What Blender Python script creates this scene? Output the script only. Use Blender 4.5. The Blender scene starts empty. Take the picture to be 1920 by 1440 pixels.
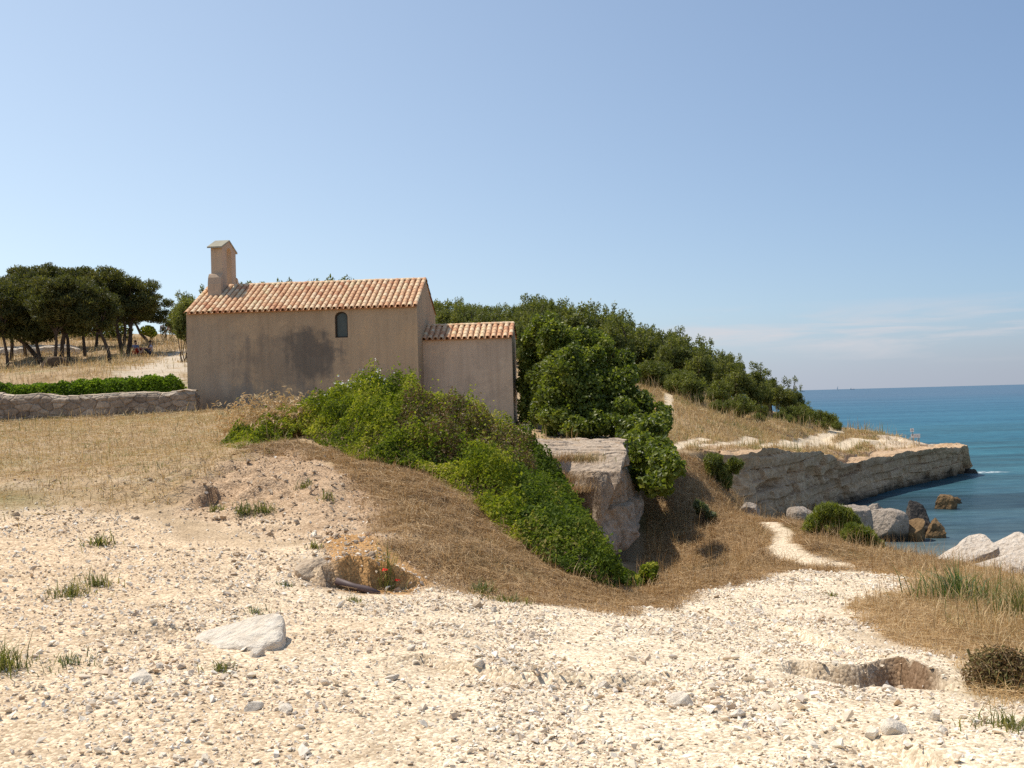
import bpy, bmesh, math, random
import numpy as np
from mathutils import Vector, Matrix
from mathutils.geometry import tessellate_polygon

rng = np.random.default_rng(11)
random.seed(5)
S = bpy.context.scene
C = S.collection
R = math.radians

# ------------------------------------------------------------------ camera
F_PX = 1884.0
PITCH = math.atan(26 / F_PX)
ROLL = math.atan(0.0265)
EYE = np.array([0.0, 0.0, 1.6])
_F = np.array([0, math.cos(PITCH), math.sin(PITCH)])
_R0 = np.array([1.0, 0, 0])
_U0 = np.array([0, -math.sin(PITCH), math.cos(PITCH)])
_R = math.cos(ROLL) * _R0 - math.sin(ROLL) * _U0
_U = math.sin(ROLL) * _R0 + math.cos(ROLL) * _U0
cam = bpy.data.cameras.new('camera')
camo = bpy.data.objects.new('camera', cam)
C.objects.link(camo)
m = Matrix(((_R[0], _U[0], -_F[0], EYE[0]), (_R[1], _U[1], -_F[1], EYE[1]), (_R[2], _U[2], -_F[2], EYE[2]), (0, 0, 0, 1)))
camo.matrix_world = m
cam.sensor_fit = 'HORIZONTAL'
cam.sensor_width = 36
cam.lens = F_PX / 1920 * 36
cam.clip_start = 0.1
cam.clip_end = 120000
S.camera = camo


def ray(px, py):
    return _F + (px - 960) / F_PX * _R + (720 - py) / F_PX * _U


def P(px, py, Y):
    """the place that is Y metres ahead on the line of sight through a pixel of the photograph"""
    d = ray(px, py)
    return EYE + d * (Y / d[1])


# ------------------------------------------------------------------ noise
def _hash(ix, iy, iz, seed):
    h = (ix.astype(np.int64) * 374761393 + iy.astype(np.int64) * 668265263 + iz.astype(np.int64) * 2147483647 + seed * 974711) & 0xffffffff
    h = ((h ^ (h >> 13)) * 1274126177) & 0xffffffff
    h = (h ^ (h >> 16)) & 0xffffffff
    h = (h * 2246822519) & 0xffffffff
    h = (h ^ (h >> 15)) & 0xffffffff
    return h.astype(np.float64) / 4294967295.0


def vnoise(p, seed=0):
    p = np.asarray(p, float)
    i = np.floor(p)
    f = p - i
    f = f * f * (3 - 2 * f)
    ix, iy, iz = i[:, 0], i[:, 1], i[:, 2]
    o = 0
    for a in (0, 1):
        wa = f[:, 0] if a else 1 - f[:, 0]
        for b in (0, 1):
            wb = f[:, 1] if b else 1 - f[:, 1]
            for c in (0, 1):
                wc = f[:, 2] if c else 1 - f[:, 2]
                o = o + wa * wb * wc * _hash(ix + a, iy + b, iz + c, seed)
    return o * 2 - 1


def fbm(p, octaves=4, seed=0, gain=0.5):
    p = np.asarray(p, float)
    o, a, n = 0, 1.0, 0
    for k in range(octaves):
        o = o + a * vnoise(p * (2 ** k) + 17.3 * k, seed + k)
        n += a
        a *= gain
    return o / n


def xy3(x, y, s):
    return np.stack([np.asarray(x) * s, np.asarray(y) * s, np.zeros_like(np.asarray(x, float))], 1)


def cells(u, v, seed=0):
    """2-D cell noise: distance to the nearest and the second nearest point, and a random number for the cell"""
    iu, iv = np.floor(u), np.floor(v)
    f1 = np.full(u.shape, 9.0)
    f2 = np.full(u.shape, 9.0)
    idv = np.zeros(u.shape)
    for a in (-1, 0, 1):
        for b in (-1, 0, 1):
            cu, cv = iu + a, iv + b
            z = np.zeros_like(cu)
            pu, pv = cu + _hash(cu, cv, z, seed), cv + _hash(cu, cv, z, seed + 1)
            d = np.hypot(pu - u, pv - v)
            near = d < f1
            f2 = np.where(near, f1, np.minimum(f2, d))
            idv = np.where(near, _hash(cu, cv, z, seed + 2), idv)
            f1 = np.where(near, d, f1)
    return f1, f2, idv


def sstep(a, b, x):
    t = np.clip((x - a) / (b - a), 0, 1)
    return t * t * (3 - 2 * t)


# ------------------------------------------------------------------ mesh helpers
def mesh_np(name, V, faces, mat, parent=None, attrs=None, smooth=False, cattrs=None, link=True):
    """one mesh object from arrays; faces is an (n,k) array or a list of them; attrs are floats per vertex"""
    if isinstance(faces, np.ndarray):
        faces = [faces]
    faces = [np.asarray(f, np.int32) for f in faces if len(f)]
    V = np.asarray(V, np.float32)
    me = bpy.data.meshes.new(name)
    me.vertices.add(len(V))
    me.vertices.foreach_set('co', V.ravel())
    li = np.concatenate([f.ravel() for f in faces])
    tot = np.concatenate([np.full(len(f), f.shape[1], np.int32) for f in faces])
    st = np.concatenate([[0], np.cumsum(tot)[:-1]]).astype(np.int32)
    me.loops.add(len(li))
    me.loops.foreach_set('vertex_index', li)
    me.polygons.add(len(tot))
    me.polygons.foreach_set('loop_start', st)
    me.polygons.foreach_set('loop_total', tot)
    me.polygons.foreach_set('use_smooth', np.full(len(tot), bool(smooth)))
    for k, a in (attrs or {}).items():
        at = me.attributes.new(k, 'FLOAT', 'POINT')
        at.data.foreach_set('value', np.asarray(a, np.float32))
    for k, a in (cattrs or {}).items():
        at = me.attributes.new(k, 'FLOAT_COLOR', 'POINT')
        a = np.concatenate([np.asarray(a, np.float32), np.ones((len(a), 1), np.float32)], 1)
        at.data.foreach_set('color', a.ravel())
    me.update(calc_edges=True)
    if mat:
        me.materials.append(mat)
    o = bpy.data.objects.new(name, me)
    if parent is not None:
        o.parent = parent
    C.objects.link(o)
    return o


class MB:
    """collects pieces of one mesh"""
    def __init__(s):
        s.V, s.F, s.n, s.A = [], {}, 0, []

    def add(s, V, F, rnd=None):
        V = np.asarray(V, float).reshape(-1, 3)
        for f in (F if isinstance(F, list) else [F]):
            f = np.asarray(f, np.int64)
            if len(f):
                s.F.setdefault(f.shape[1], []).append(f + s.n)
        s.V.append(V)
        s.A.append(np.full(len(V), random.random() if rnd is None else 0.0) + (0 if rnd is None else np.asarray(rnd)))
        s.n += len(V)
        return s

    def box(s, x0, x1, y0, y1, z0, z1, rnd=None):
        v = [(x, y, z) for z in (z0, z1) for y in (y0, y1) for x in (x0, x1)]
        return s.add(v, np.array([[0, 2, 3, 1], [4, 5, 7, 6], [0, 1, 5, 4], [2, 6, 7, 3], [0, 4, 6, 2], [1, 3, 7, 5]]), rnd)

    def tube(s, pts, rad, n=7, rnd=None, cap=True):
        pts = np.asarray(pts, float)
        k = len(pts)
        rad = np.broadcast_to(np.asarray(rad, float), (k,))
        V = []
        for i in range(k):
            d = pts[min(i + 1, k - 1)] - pts[max(i - 1, 0)]
            d = d / (np.linalg.norm(d) + 1e-9)
            a = np.cross(d, [0.31, 0.17, 0.93] if abs(d[2]) < .9 else [1, 0, 0])
            a /= np.linalg.norm(a) + 1e-9
            b = np.cross(d, a)
            t = np.arange(n) * 2 * math.pi / n
            V.append(pts[i] + rad[i] * (np.cos(t)[:, None] * a + np.sin(t)[:, None] * b))
        V = np.concatenate(V)
        F = []
        for i in range(k - 1):
            for j in range(n):
                F.append([i * n + j, i * n + (j + 1) % n, (i + 1) * n + (j + 1) % n, (i + 1) * n + j])
        fs = [np.array(F)]
        if cap:
            fs.append(np.array([list(range(n))[::-1], [(k - 1) * n + j for j in range(n)]]))
        return s.add(V, fs, rnd)

    def build(s, name, mat, parent=None, smooth=False):
        return mesh_np(name, np.concatenate(s.V), [np.concatenate(v) for v in s.F.values()], mat, parent,
                       {'rnd': np.concatenate(s.A)}, smooth)


def tag(o, label, cat, group=None, kind=None):
    o['label'] = label
    o['category'] = cat
    if group:
        o['group'] = group
    if kind:
        o['kind'] = kind
    return o


def thing(name, loc, label, cat, group=None, rz=0.0):
    o = bpy.data.objects.new(name, None)
    C.objects.link(o)
    o.location = [float(v) for v in loc]
    o.rotation_euler = (0, 0, rz)
    o.empty_display_size = 0.3
    return tag(o, label, cat, group)


# ------------------------------------------------------------------ materials
def new_mat(name, rough=0.9, spec=0.2):
    mt = bpy.data.materials.new(name)
    mt.use_nodes = True
    nt = mt.node_tree
    b = nt.nodes['Principled BSDF']
    b.inputs['Roughness'].default_value = rough
    b.inputs['Specular IOR Level'].default_value = spec
    return mt, nt, b


def nd(nt, typ, ins=None, **props):
    n = nt.nodes.new(typ)
    for k, v in props.items():
        setattr(n, k, v)
    for k, v in (ins or {}).items():
        if isinstance(v, bpy.types.NodeSocket):
            nt.links.new(v, n.inputs[k])
        else:
            n.inputs[k].default_value = v
    return n


def ramp(nt, fac, stops, interp='LINEAR'):
    r = nt.nodes.new('ShaderNodeValToRGB')
    r.color_ramp.interpolation = interp
    e = r.color_ramp.elements
    while len(e) < len(stops):
        e.new(0.5)
    for el, (p, c) in zip(e, stops):
        el.position = p
        el.color = (*c, 1) if len(c) == 3 else c
    nt.links.new(fac, r.inputs[0])
    return r.outputs[0]


def mix(nt, fac, a, b, mode='MIX'):
    n = nt.nodes.new('ShaderNodeMix')
    n.data_type = 'RGBA'
    n.blend_type = mode
    for idx, v in ((0, fac), (6, a), (7, b)):
        if isinstance(v, bpy.types.NodeSocket):
            nt.links.new(v, n.inputs[idx])
        else:
            n.inputs[idx].default_value = v if idx == 0 or len(v) == 4 else (*v, 1)
    return n.outputs[2]


def mth(nt, op, a, b=None, c=None):
    n = nt.nodes.new('ShaderNodeMath')
    n.operation = op
    for i, v in enumerate((a, b, c)):
        if v is None:
            continue
        if isinstance(v, bpy.types.NodeSocket):
            nt.links.new(v, n.inputs[i])
        else:
            n.inputs[i].default_value = v
    return n.outputs[0]


def noise(nt, scale, detail=4, rough=0.55, vec=None, dist=0.0):
    n = nd(nt, 'ShaderNodeTexNoise', {'Scale': scale, 'Detail': detail, 'Roughness': rough, 'Distortion': dist})
    if vec is not None:
        nt.links.new(vec, n.inputs['Vector'])
    return n.outputs['Fac']


def bump(nt, b, h, strength, dist, normal=None):
    n = nd(nt, 'ShaderNodeBump', {'Strength': strength, 'Distance': dist, 'Height': h})
    if normal is not None:
        nt.links.new(normal, n.inputs['Normal'])
    if b is not None:
        nt.links.new(n.outputs[0], b.inputs['Normal'])
    return n.outputs[0]


def gpos(nt):
    return nt.nodes.new('ShaderNodeNewGeometry').outputs['Position']


def ocoord(nt):
    return nt.nodes.new('ShaderNodeTexCoord').outputs['Object']


def attr(nt, name):
    return nd(nt, 'ShaderNodeAttribute', attribute_name=name)


def leaf_mat(name, stops, trans=0.35, tcol=None, rough=0.55, spec=0.3):
    """leaves: colour varies from leaf to leaf, some light comes through"""
    mt, nt, b = new_mat(name, rough, spec)
    f = attr(nt, 'rnd').outputs['Fac']
    col = ramp(nt, f, stops)
    big = noise(nt, 0.9, 2, 0.5, gpos(nt))
    col = mix(nt, mth(nt, 'MULTIPLY', big, 0.5), col, mix(nt, 1.0, col, (1.25, 1.12, 0.75), 'MULTIPLY'))
    nt.links.new(col, b.inputs['Base Color'])
    t = nd(nt, 'ShaderNodeBsdfTranslucent')
    tc = mix(nt, 1.0, col, tcol or (1.5, 1.6, 0.7), 'MULTIPLY')
    nt.links.new(tc, t.inputs['Color'])
    ms = nd(nt, 'ShaderNodeMixShader', {0: trans})
    nt.links.new(b.outputs[0], ms.inputs[1])
    nt.links.new(t.outputs[0], ms.inputs[2])
    nt.links.new(ms.outputs[0], nt.nodes['Material Output'].inputs['Surface'])
    return mt


M = {}
M['pine'] = leaf_mat('pine_needles', [(0, (.034, .040, .013)), (.5, (.085, .090, .026)), (1, (.17, .155, .050))], .34)
M['hillpine'] = leaf_mat('hill_pine_needles', [(0, (.055, .066, .018)), (.5, (.13, .145, .038)), (1, (.24, .235, .075))], .36)
M['hillshrub'] = leaf_mat('hill_shrub_leaves', [(0, (.055, .065, .016)), (.5, (.14, .16, .036)), (1, (.24, .245, .065))], .36)
M['fig'] = leaf_mat('fig_leaves', [(0, (.04, .056, .012)), (.5, (.115, .15, .025)), (.85, (.23, .25, .05)), (1, (.34, .34, .10))], .40, rough=.45, spec=.3)
M['bramble'] = leaf_mat('bramble_leaves', [(0, (.035, .055, .010)), (.35, (.13, .17, .017)), (.7, (.27, .285, .034)), (.9, (.40, .37, .08)), (1, (.48, .40, .20))], .4, rough=.7, spec=.15)
M['creeper'] = leaf_mat('creeper_leaves', [(0, (.03, .05, .01)), (.5, (.085, .125, .017)), (.85, (.17, .205, .03)), (1, (.30, .25, .09))], .36, rough=.7, spec=.15)
M['hedge'] = leaf_mat('hedge_leaves', [(0, (.04, .075, .01)), (.5, (.12, .19, .018)), (1, (.22, .29, .035))], .45, rough=.7, spec=.15)
M['olive'] = leaf_mat('broom_stems', [(0, (.065, .085, .014)), (.5, (.15, .175, .028)), (1, (.26, .26, .055))], .36)
M['drybush'] = leaf_mat('dry_twigs', [(0, (.10, .06, .03)), (.45, (.19, .12, .055)), (.75, (.16, .15, .05)), (1, (.34, .24, .12))], .25, (1.2, 1.1, .9))
M['grey'] = leaf_mat('grey_green_leaves', [(0, (.07, .09, .045)), (.6, (.14, .165, .08)), (1, (.26, .27, .17))], .25)
M['reed'] = leaf_mat('reed_leaves', [(0, (.05, .085, .03)), (.6, (.10, .15, .055)), (1, (.2, .23, .10))], .3)
M['tuft'] = leaf_mat('green_grass_blades', [(0, (.07, .085, .025)), (.6, (.14, .15, .045)), (1, (.30, .25, .11))], .3)
M['straw'] = leaf_mat('straw_blades', [(0, (.29, .185, .085)), (.4, (.46, .32, .165)), (.8, (.60, .45, .26)), (.93, (.66, .52, .33)), (1, (.28, .27, .10))], .25, (1.15, 1.05, .9))
M['brownstraw'] = leaf_mat('brown_straw_blades', [(0, (.17, .10, .045)), (.35, (.34, .225, .11)), (.7, (.48, .335, .18)), (1, (.62, .46, .27))], .25, (1.15, 1.05, .9))
M['meadow'] = leaf_mat('meadow_blades', [(0, (.31, .215, .11)), (.4, (.47, .345, .19)), (.68, (.58, .45, .26)), (.82, (.30, .27, .10)), (1, (.18, .195, .06))], .25, (1.15, 1.08, .9))


def plain_mat(name, col, rough=.8, spec=.3, nscale=20., namp=.25):
    mt, nt, b = new_mat(name, rough, spec)
    n = noise(nt, nscale, 3, .6, ocoord(nt))
    nt.links.new(mix(nt, n, tuple(c * (1 - namp) for c in col), tuple(min(1, c * (1 + namp)) for c in col)), b.inputs['Base Color'])
    return mt


def bark_mat():
    mt, nt, b = new_mat('pine_bark', .95, .1)
    p = ocoord(nt)
    n = noise(nt, 6, 5, .7, p)
    nt.links.new(ramp(nt, n, [(.3, (.045, .03, .022)), (.6, (.12, .085, .062)), (.8, (.20, .155, .12))]), b.inputs['Base Color'])
    bump(nt, b, n, .8, .05)
    return mt


M['bark'] = bark_mat()


def rock_mat(name, dark, mid, pale, orange=0.0, wet=None, lich=0.25, scale=1.0, bstr=.7, beds=0.):
    mt, nt, b = new_mat(name, .92, .2)
    p = gpos(nt)
    big = noise(nt, .9 * scale, 5, .6, p)
    fine = noise(nt, 7 * scale, 6, .7, p)
    pits = nd(nt, 'ShaderNodeTexVoronoi', {'Scale': 9 * scale, 'Vector': p}).outputs['Distance']
    col = ramp(nt, fine, [(.28, dark), (.5, mid), (.72, pale)])
    col = mix(nt, mth(nt, 'MULTIPLY', ramp(nt, big, [(.45, (0, 0, 0)), (.65, (1, 1, 1))]), lich), col, dark)
    if orange:
        o = ramp(nt, noise(nt, 1.3, 3, .5, p), [(.52, (0, 0, 0)), (.68, (1, 1, 1))])
        col = mix(nt, mth(nt, 'MULTIPLY', o, orange), col, (.42, .26, .13))
    if wet is not None:
        z = nd(nt, 'ShaderNodeSeparateXYZ', {0: p}).outputs[2]
        zz = mth(nt, 'ADD', z, mth(nt, 'MULTIPLY', mth(nt, 'SUBTRACT', big, .5), 1.1))
        k = nd(nt, 'ShaderNodeMapRange', {'Value': zz, 'From Min': wet - .15, 'From Max': wet + .2, 'To Min': 1., 'To Max': 0.}).outputs[0]
        col = mix(nt, mth(nt, 'MULTIPLY', k, .85), col, (.035, .032, .024))  # wet algae line, with the shade at the rock's foot painted in
    if beds:
        bd = noise(nt, 1.0, 5, .65, nd(nt, 'ShaderNodeMapping', {'Vector': p, 'Scale': (.05, .05, 3.4)}).outputs[0])
        col = mix(nt, beds, col, mix(nt, 1., col, ramp(nt, bd, [(.32, (.50, .45, .40)), (.5, (1, .98, .95)), (.7, (1.2, 1.12, 1.0))]), 'MULTIPLY'))
    nt.links.new(col, b.inputs['Base Color'])
    n1 = bump(nt, None, fine, bstr, .12 / scale)
    bump(nt, b, pits, bstr * .5, .05 / scale, n1)
    return mt


SEA_Z = -4.1
M['lime'] = rock_mat('pale_limestone', (.46, .37, .28), (.68, .58, .47), (.78, .71, .61), .0, lich=.12)
M['limebig'] = rock_mat('slab_limestone', (.44, .35, .26), (.66, .56, .455), (.76, .68, .58), .0, lich=.18, scale=1.6, bstr=1.)
M['ledge'] = rock_mat('ledge_limestone', (.20, .15, .11), (.46, .36, .265), (.62, .51, .40), .4, lich=.3)
M['cliff'] = rock_mat('cliff_limestone', (.30, .20, .125), (.54, .38, .24), (.70, .53, .36), .5, wet=-3.85, lich=.25, scale=.8, beds=.55)
M['limewhite'] = rock_mat('white_track_limestone', (.52, .43, .33), (.71, .62, .50), (.79, .71, .60), .0, lich=.10, scale=1.6)
M['shore'] = rock_mat('shore_limestone', (.20, .165, .13), (.40, .33, .265), (.54, .46, .375), .0, wet=-3.75, lich=.35, bstr=1.)
M['darkrock'] = rock_mat('dark_wet_rock', (.03, .026, .022), (.06, .05, .042), (.11, .095, .08), .0)
M['brownrock'] = rock_mat('brown_wet_rock', (.09, .055, .025), (.20, .125, .06), (.30, .20, .10), .0, wet=-4.05)
M['tanrock'] = rock_mat('tan_earthy_rock', (.30, .215, .14), (.48, .37, .26), (.60, .49, .36), .3, lich=.15, scale=2.)
M['greyrock'] = rock_mat('grey_rock', (.10, .09, .08), (.22, .195, .17), (.34, .30, .26), .0)


# ------------------------------------------------------------------ the lie of the land
class TPS:
    def __init__(s, pts, lam=0.02):
        p = np.array(pts, float)
        s.p = p[:, :2]
        n = len(p)
        K = s.k(s.p, s.p) + lam * np.eye(n)
        A = np.zeros((n + 3, n + 3))
        A[:n, :n] = K
        A[:n, n] = 1
        A[:n, n + 1:] = s.p
        A[n, :n] = 1
        A[n + 1:, :n] = s.p.T
        s.w = np.linalg.solve(A, np.concatenate([p[:, 2], [0, 0, 0]]))

    @staticmethod
    def k(a, b):
        d2 = ((a[:, None, :] - b[None, :, :]) ** 2).sum(2) + 1e-9
        return 0.5 * d2 * np.log(d2)

    def __call__(s, x, y):
        q = np.stack([x, y], 1)
        out = np.empty(len(q))
        n = len(s.p)
        for i in range(0, len(q), 20000):
            c = q[i:i + 20000]
            out[i:i + 20000] = s.k(c, s.p) @ s.w[:n] + s.w[n] + c @ s.w[n + 1:]
        return out


near = [P(960, 1440, 4.35), P(0, 1440, 4.5), P(1500, 1440, 4.3), P(1900, 1430, 4.2), P(960, 1250, 6.35), P(960, 1130, 9.3),
        (0, 1, .02), (0, -8, .1), (8, -6, .1), (-8, -6, .1)]
low_pts = near + [
    P(1200, 1108, 12), P(1370, 1075, 15), P(1420, 1030, 19), P(1330, 940, 28), P(1400, 975, 29), P(1290, 870, 31),
    P(1600, 1080, 15), P(1700, 1055, 18), P(1560, 1055, 17.5), P(1480, 1040, 20), P(1440, 983, 27), P(1500, 985, 26), P(1650, 1043, 20), P(1535, 997, 25.8), P(1580, 1014, 24), P(1620, 1030, 22), P(1540, 1035, 21),
    P(1500, 1130, 11), P(1750, 1120, 12), P(1900, 1180, 9), P(1850, 1085, 15), P(1900, 1300, 6), P(1240, 1130, 11), P(1400, 1250, 6.9),
    P(1350, 900, 33), P(1370, 925, 33),
    (10, 25, -3.7), (12.5, 26, -4.7), (8.2, 31.5, -4.2), (6.3, 33, -3.6), (10, 35, -4.5), (10.5, 40, -4.2), (12, 42, -4.6), (16, 45, -5.2),
    (22, 52, -6.5), (30, 60, -7.5), (40, 70, -8), (20, 36, -6.5), (20, 26, -5.6), (13, 21, -3.3), (12.5, 15, -1.7), (16, 11, -1.7), (20, 16, -3.4),
    (30, 10, -5), (32, 30, -7.5), (60, 40, -9), (70, 100, -9), (32, 100, -8), (70, 0, -8), (12, 4, -.5), (20, -5, -1),
    (2.3, 16, -1.9), (3.2, 19, -2.5), (2.6, 22, -2.5), (4.4, 22.5, -2.3), (4.4, 26, -2.0), (1.5, 19.5, -1.5), (.6, 21.3, -1.1), (1.5, 22.4, -1.7), (.0, 23.3, -1.0), (1.4, 25, -2.2), (-6, 10, 0), (-20, 20, 0), (-20, 60, -1), (-4, 30, -1.5)]
high_pts = near + [
    (-5, 10, .28), (-10, 20, .70), (-6.3, 20, .74), (-14, 28, 1.05), (-17, 33, 1.23), (-10.5, 33.8, 1.40), (-11.3, 35, 1.42), (-7, 33, 1.3),
    (-20, 20, .7), (-12, 10, .3), (-8, 4, 0), (-3, 6, .1), (-20, 8, .2), (-20, 33, 1.25),
    P(530, 838, 17.5), P(330, 955, 12.5), P(560, 1000, 11.5), P(700, 1010, 11), P(750, 960, 12.5), P(900, 1040, 11), P(870, 1100, 10),
    P(1160, 1125, 10.5), P(1060, 1078, 11.5), P(900, 960, 13.7), P(800, 893, 15.5), P(700, 872, 16), P(640, 860, 16.8),
    (-2.55, 20, 1.25), (-.6, 19, .38), (.72, 17, -.45), (1.26, 14, -.9), (-3.8, 20, 1.05), (-5.1, 20, .85), (1.5, 20.5, .0), (.2, 22.3, .14), (1.5, 22.8, .14),
    (-2, 27, .9), (0, 24.5, .17), (0, 30, .32), (0, 35, .58), (3, 30, .22), (2.2, 25, .17), (-5, 27, 1.0), (-9, 28, 1.12),
    (-8, 42, 2.4), (-3, 42, 1.5), (2, 42, .8), P(200, 715, 40), P(330, 690, 46), P(100, 690, 58), P(20, 650, 70), P(300, 640, 75), P(0, 712, 40),
    (-5, 60, 4.0), (3, 60, 2.3), P(1255, 740, 60), P(1300, 850, 36), (4.6, 34, .0), (5, 42, .2), P(1280, 830, 40),
    P(1375, 860, 38), P(1440, 850, 42), P(1550, 855, 48), P(1600, 868, 51), P(1700, 858, 57), P(1815, 848, 64),
    P(1640, 818, 68), P(1715, 828, 68), P(1800, 838, 68), P(1560, 812, 66), P(1400, 832, 48), P(1500, 832, 53), P(1300, 790, 50),
    P(1400, 790, 58), P(1500, 800, 64), P(1600, 845, 58),
    (-60, 60, 5), (-60, 100, 9), (0, 140, 7), (-40, 140, 11), (22, 140, 1), (-15, 95, 7.2), (-6, 95, 6.8), (6, 93, 6.2), (13.5, 91, 3.3), (20, 88, .6),
    (23.3, 80, -1), (23, 73.5, -1.3), (27, 110, -1), (-35, 95, 8.5), (-45, 58, 4.2), (-60, 30, 2), (-60, 5, .2), (-32, 75, 6.8)]
T_low, T_high = TPS(low_pts), TPS(high_pts)
RIM = [(1.2, -20, 3), (1.2, 4, 3), (1.0, 9, 1.5), (1.25, 11, .6), (1.6, 14, .6), (1.65, 17, .7), (1.0, 19.5, .7), (.25, 21.3, .6), (-.4, 22.6, .5), (-.3, 23.8, .35), (1.35, 23.8, .3), (1.75, 24.9, .25), (2.0, 27, .3),
       (2.9, 30, .8), (5.0, 32.8, 1.6), (6.6, 36, 1.0), (7.6, 38.4, .5), (8.8, 39.8, .25), (10.45, 42.5, .2), (14.6, 48.8, .2), (16.7, 51.9, .2), (21.3, 58.2, .2), (27.4, 64.9, .2),
       (28.4, 66.5, .3), (27.0, 69.5, .5), (24.6, 73.5, .8), (25, 80, 1), (26, 90, 2), (30, 110, 3), (20, 200, 5)]


def seg_dist(x, y, line):
    """distance to a polyline, and where along it (index + fraction) the nearest point lies"""
    best = np.full(len(x), 1e9)
    tt = np.zeros(len(x))
    for i in range(len(line) - 1):
        ax, ay = line[i][0], line[i][1]
        dx, dy = line[i + 1][0] - ax, line[i + 1][1] - ay
        t = np.clip(((x - ax) * dx + (y - ay) * dy) / (dx * dx + dy * dy + 1e-12), 0, 1)
        d = np.hypot(x - ax - t * dx, y - ay - t * dy)
        k = d < best
        best = np.where(k, d, best)
        tt = np.where(k, i + t, tt)
    return best, tt


def inside(x, y, poly):
    r = np.zeros(len(x), bool)
    n = len(poly)
    for i in range(n):
        x0, y0 = poly[i][0], poly[i][1]
        x1, y1 = poly[(i + 1) % n][0], poly[(i + 1) % n][1]
        c = (y0 > y) != (y1 > y)
        with np.errstate(divide='ignore', invalid='ignore'):
            xi = (x1 - x0) * (y - y0) / (y1 - y0 if y1 != y0 else 1e-12) + x0
        r ^= c & (x < xi)
    return r


def poly_sd(x, y, poly):
    d, _ = seg_dist(x, y, list(poly) + [poly[0]])
    return np.where(inside(x, y, poly), d, -d)


HIGH_POLY = [(a, b) for a, b, _ in RIM] + [(-300, 200), (-300, -20)]
RIM_W = np.array([w for _, _, w in RIM])

# small banks and hollows of the worn track: (line from left to right, drop at each point, how far the hollow and the bank reach)
SCARPS = []


def scarp_h(x, y, soil_and_shade=None):
    o = np.zeros(len(x))
    for line, drop, up, reach in SCARPS:
        lx = np.array([p[0] for p in line])
        k = (x > lx.min() - 1.5) & (x < lx.max() + 1.5)
        if not k.any():
            continue
        d, t = seg_dist(x[k], y[k], line)
        i = np.clip(t.astype(int), 0, len(line) - 2)
        L = np.array([p[:2] for p in line])
        a, b = L[i], L[i + 1]
        s = np.sign((b[:, 0] - a[:, 0]) * (y[k] - a[:, 1]) - (b[:, 1] - a[:, 1]) * (x[k] - a[:, 0]))
        sd = d * s + .06 * vnoise(xy3(x[k], y[k], 3.5), 31) + .025 * vnoise(xy3(x[k], y[k], 9.0), 32)
        D = np.interp(t, np.arange(len(line)), drop)
        Uu = np.interp(t, np.arange(len(line)), up)
        f = sstep(-.03, .015, sd)
        if soil_and_shade is not None:
            soil_and_shade[k] = np.maximum(soil_and_shade[k], sstep(.05, .30, D + Uu) * (1 - sstep(.02, .07, sd)) * sstep(-.30, -.06, sd))
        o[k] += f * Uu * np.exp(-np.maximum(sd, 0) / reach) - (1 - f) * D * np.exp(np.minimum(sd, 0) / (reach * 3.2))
    return o


def height(x, y, detail=True):
    x = np.atleast_1d(np.asarray(x, float))
    y = np.atleast_1d(np.asarray(y, float))
    d, t = seg_dist(x, y, RIM)
    w = np.interp(t, np.arange(len(RIM)), RIM_W)
    sd = np.where(inside(x, y, HIGH_POLY), d, -d)
    k = sstep(-w, w, sd)
    z = T_low(x, y) * (1 - k) + T_high(x, y) * k
    if detail:
        far = sstep(8, 60, y)
        z = z + .035 * fbm(xy3(x, y, 1.1), 3, 3) + .012 * fbm(xy3(x, y, 5.0), 3, 5) + far * .22 * fbm(xy3(x, y, .33), 3, 9)
        hump = np.exp(-(((x + 4.3) / 2.2) ** 2 + ((y - 14.6) / 2.2) ** 2))
        z = z + hump * (.20 * fbm(xy3(x, y, 2.3), 4, 15) + .09 * fbm(xy3(x, y, 7.0), 3, 16))
        bank = np.exp(-(((x + .5) / 1.6) ** 2 + ((y - 12.8) / 2.4) ** 2))
        z = z + bank * (.15 * fbm(xy3(x, y, 1.9), 3, 18) + .07 * fbm(xy3(x, y, 5.5), 3, 19))
        # stepped ground of the cape
        cape = sstep(11, 15, x) * sstep(47, 52, y) * (y < 75)
        z = z + cape * .25 * (sstep(.1, .25, fbm(xy3(x, y, .55), 2, 21)) - .4)
        z = z + scarp_h(x, y)
    return z


def hit(px, py, y0=3.0, y1=150.0, detail=True):
    d = ray(px, py)
    Y = np.geomspace(y0, y1, 1500)
    q = EYE[None] + d[None] * (Y / d[1])[:, None]
    g = height(q[:, 0], q[:, 1], detail) - q[:, 2]
    i = np.argmax(g > 0)
    if g[i] <= 0:
        i = len(Y) - 1
    if i == 0:
        return q[0]
    f = -g[i - 1] / (g[i] - g[i - 1] + 1e-12)
    return q[i - 1] * (1 - f) + q[i] * f


def on_ground(x, y, dz=0.0):
    return np.array([x, y, height([x], [y])[0] + dz])


def hits(l, **k):
    return [tuple(hit(a, b, detail=False, **k)[:2]) for a, b in l]


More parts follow.
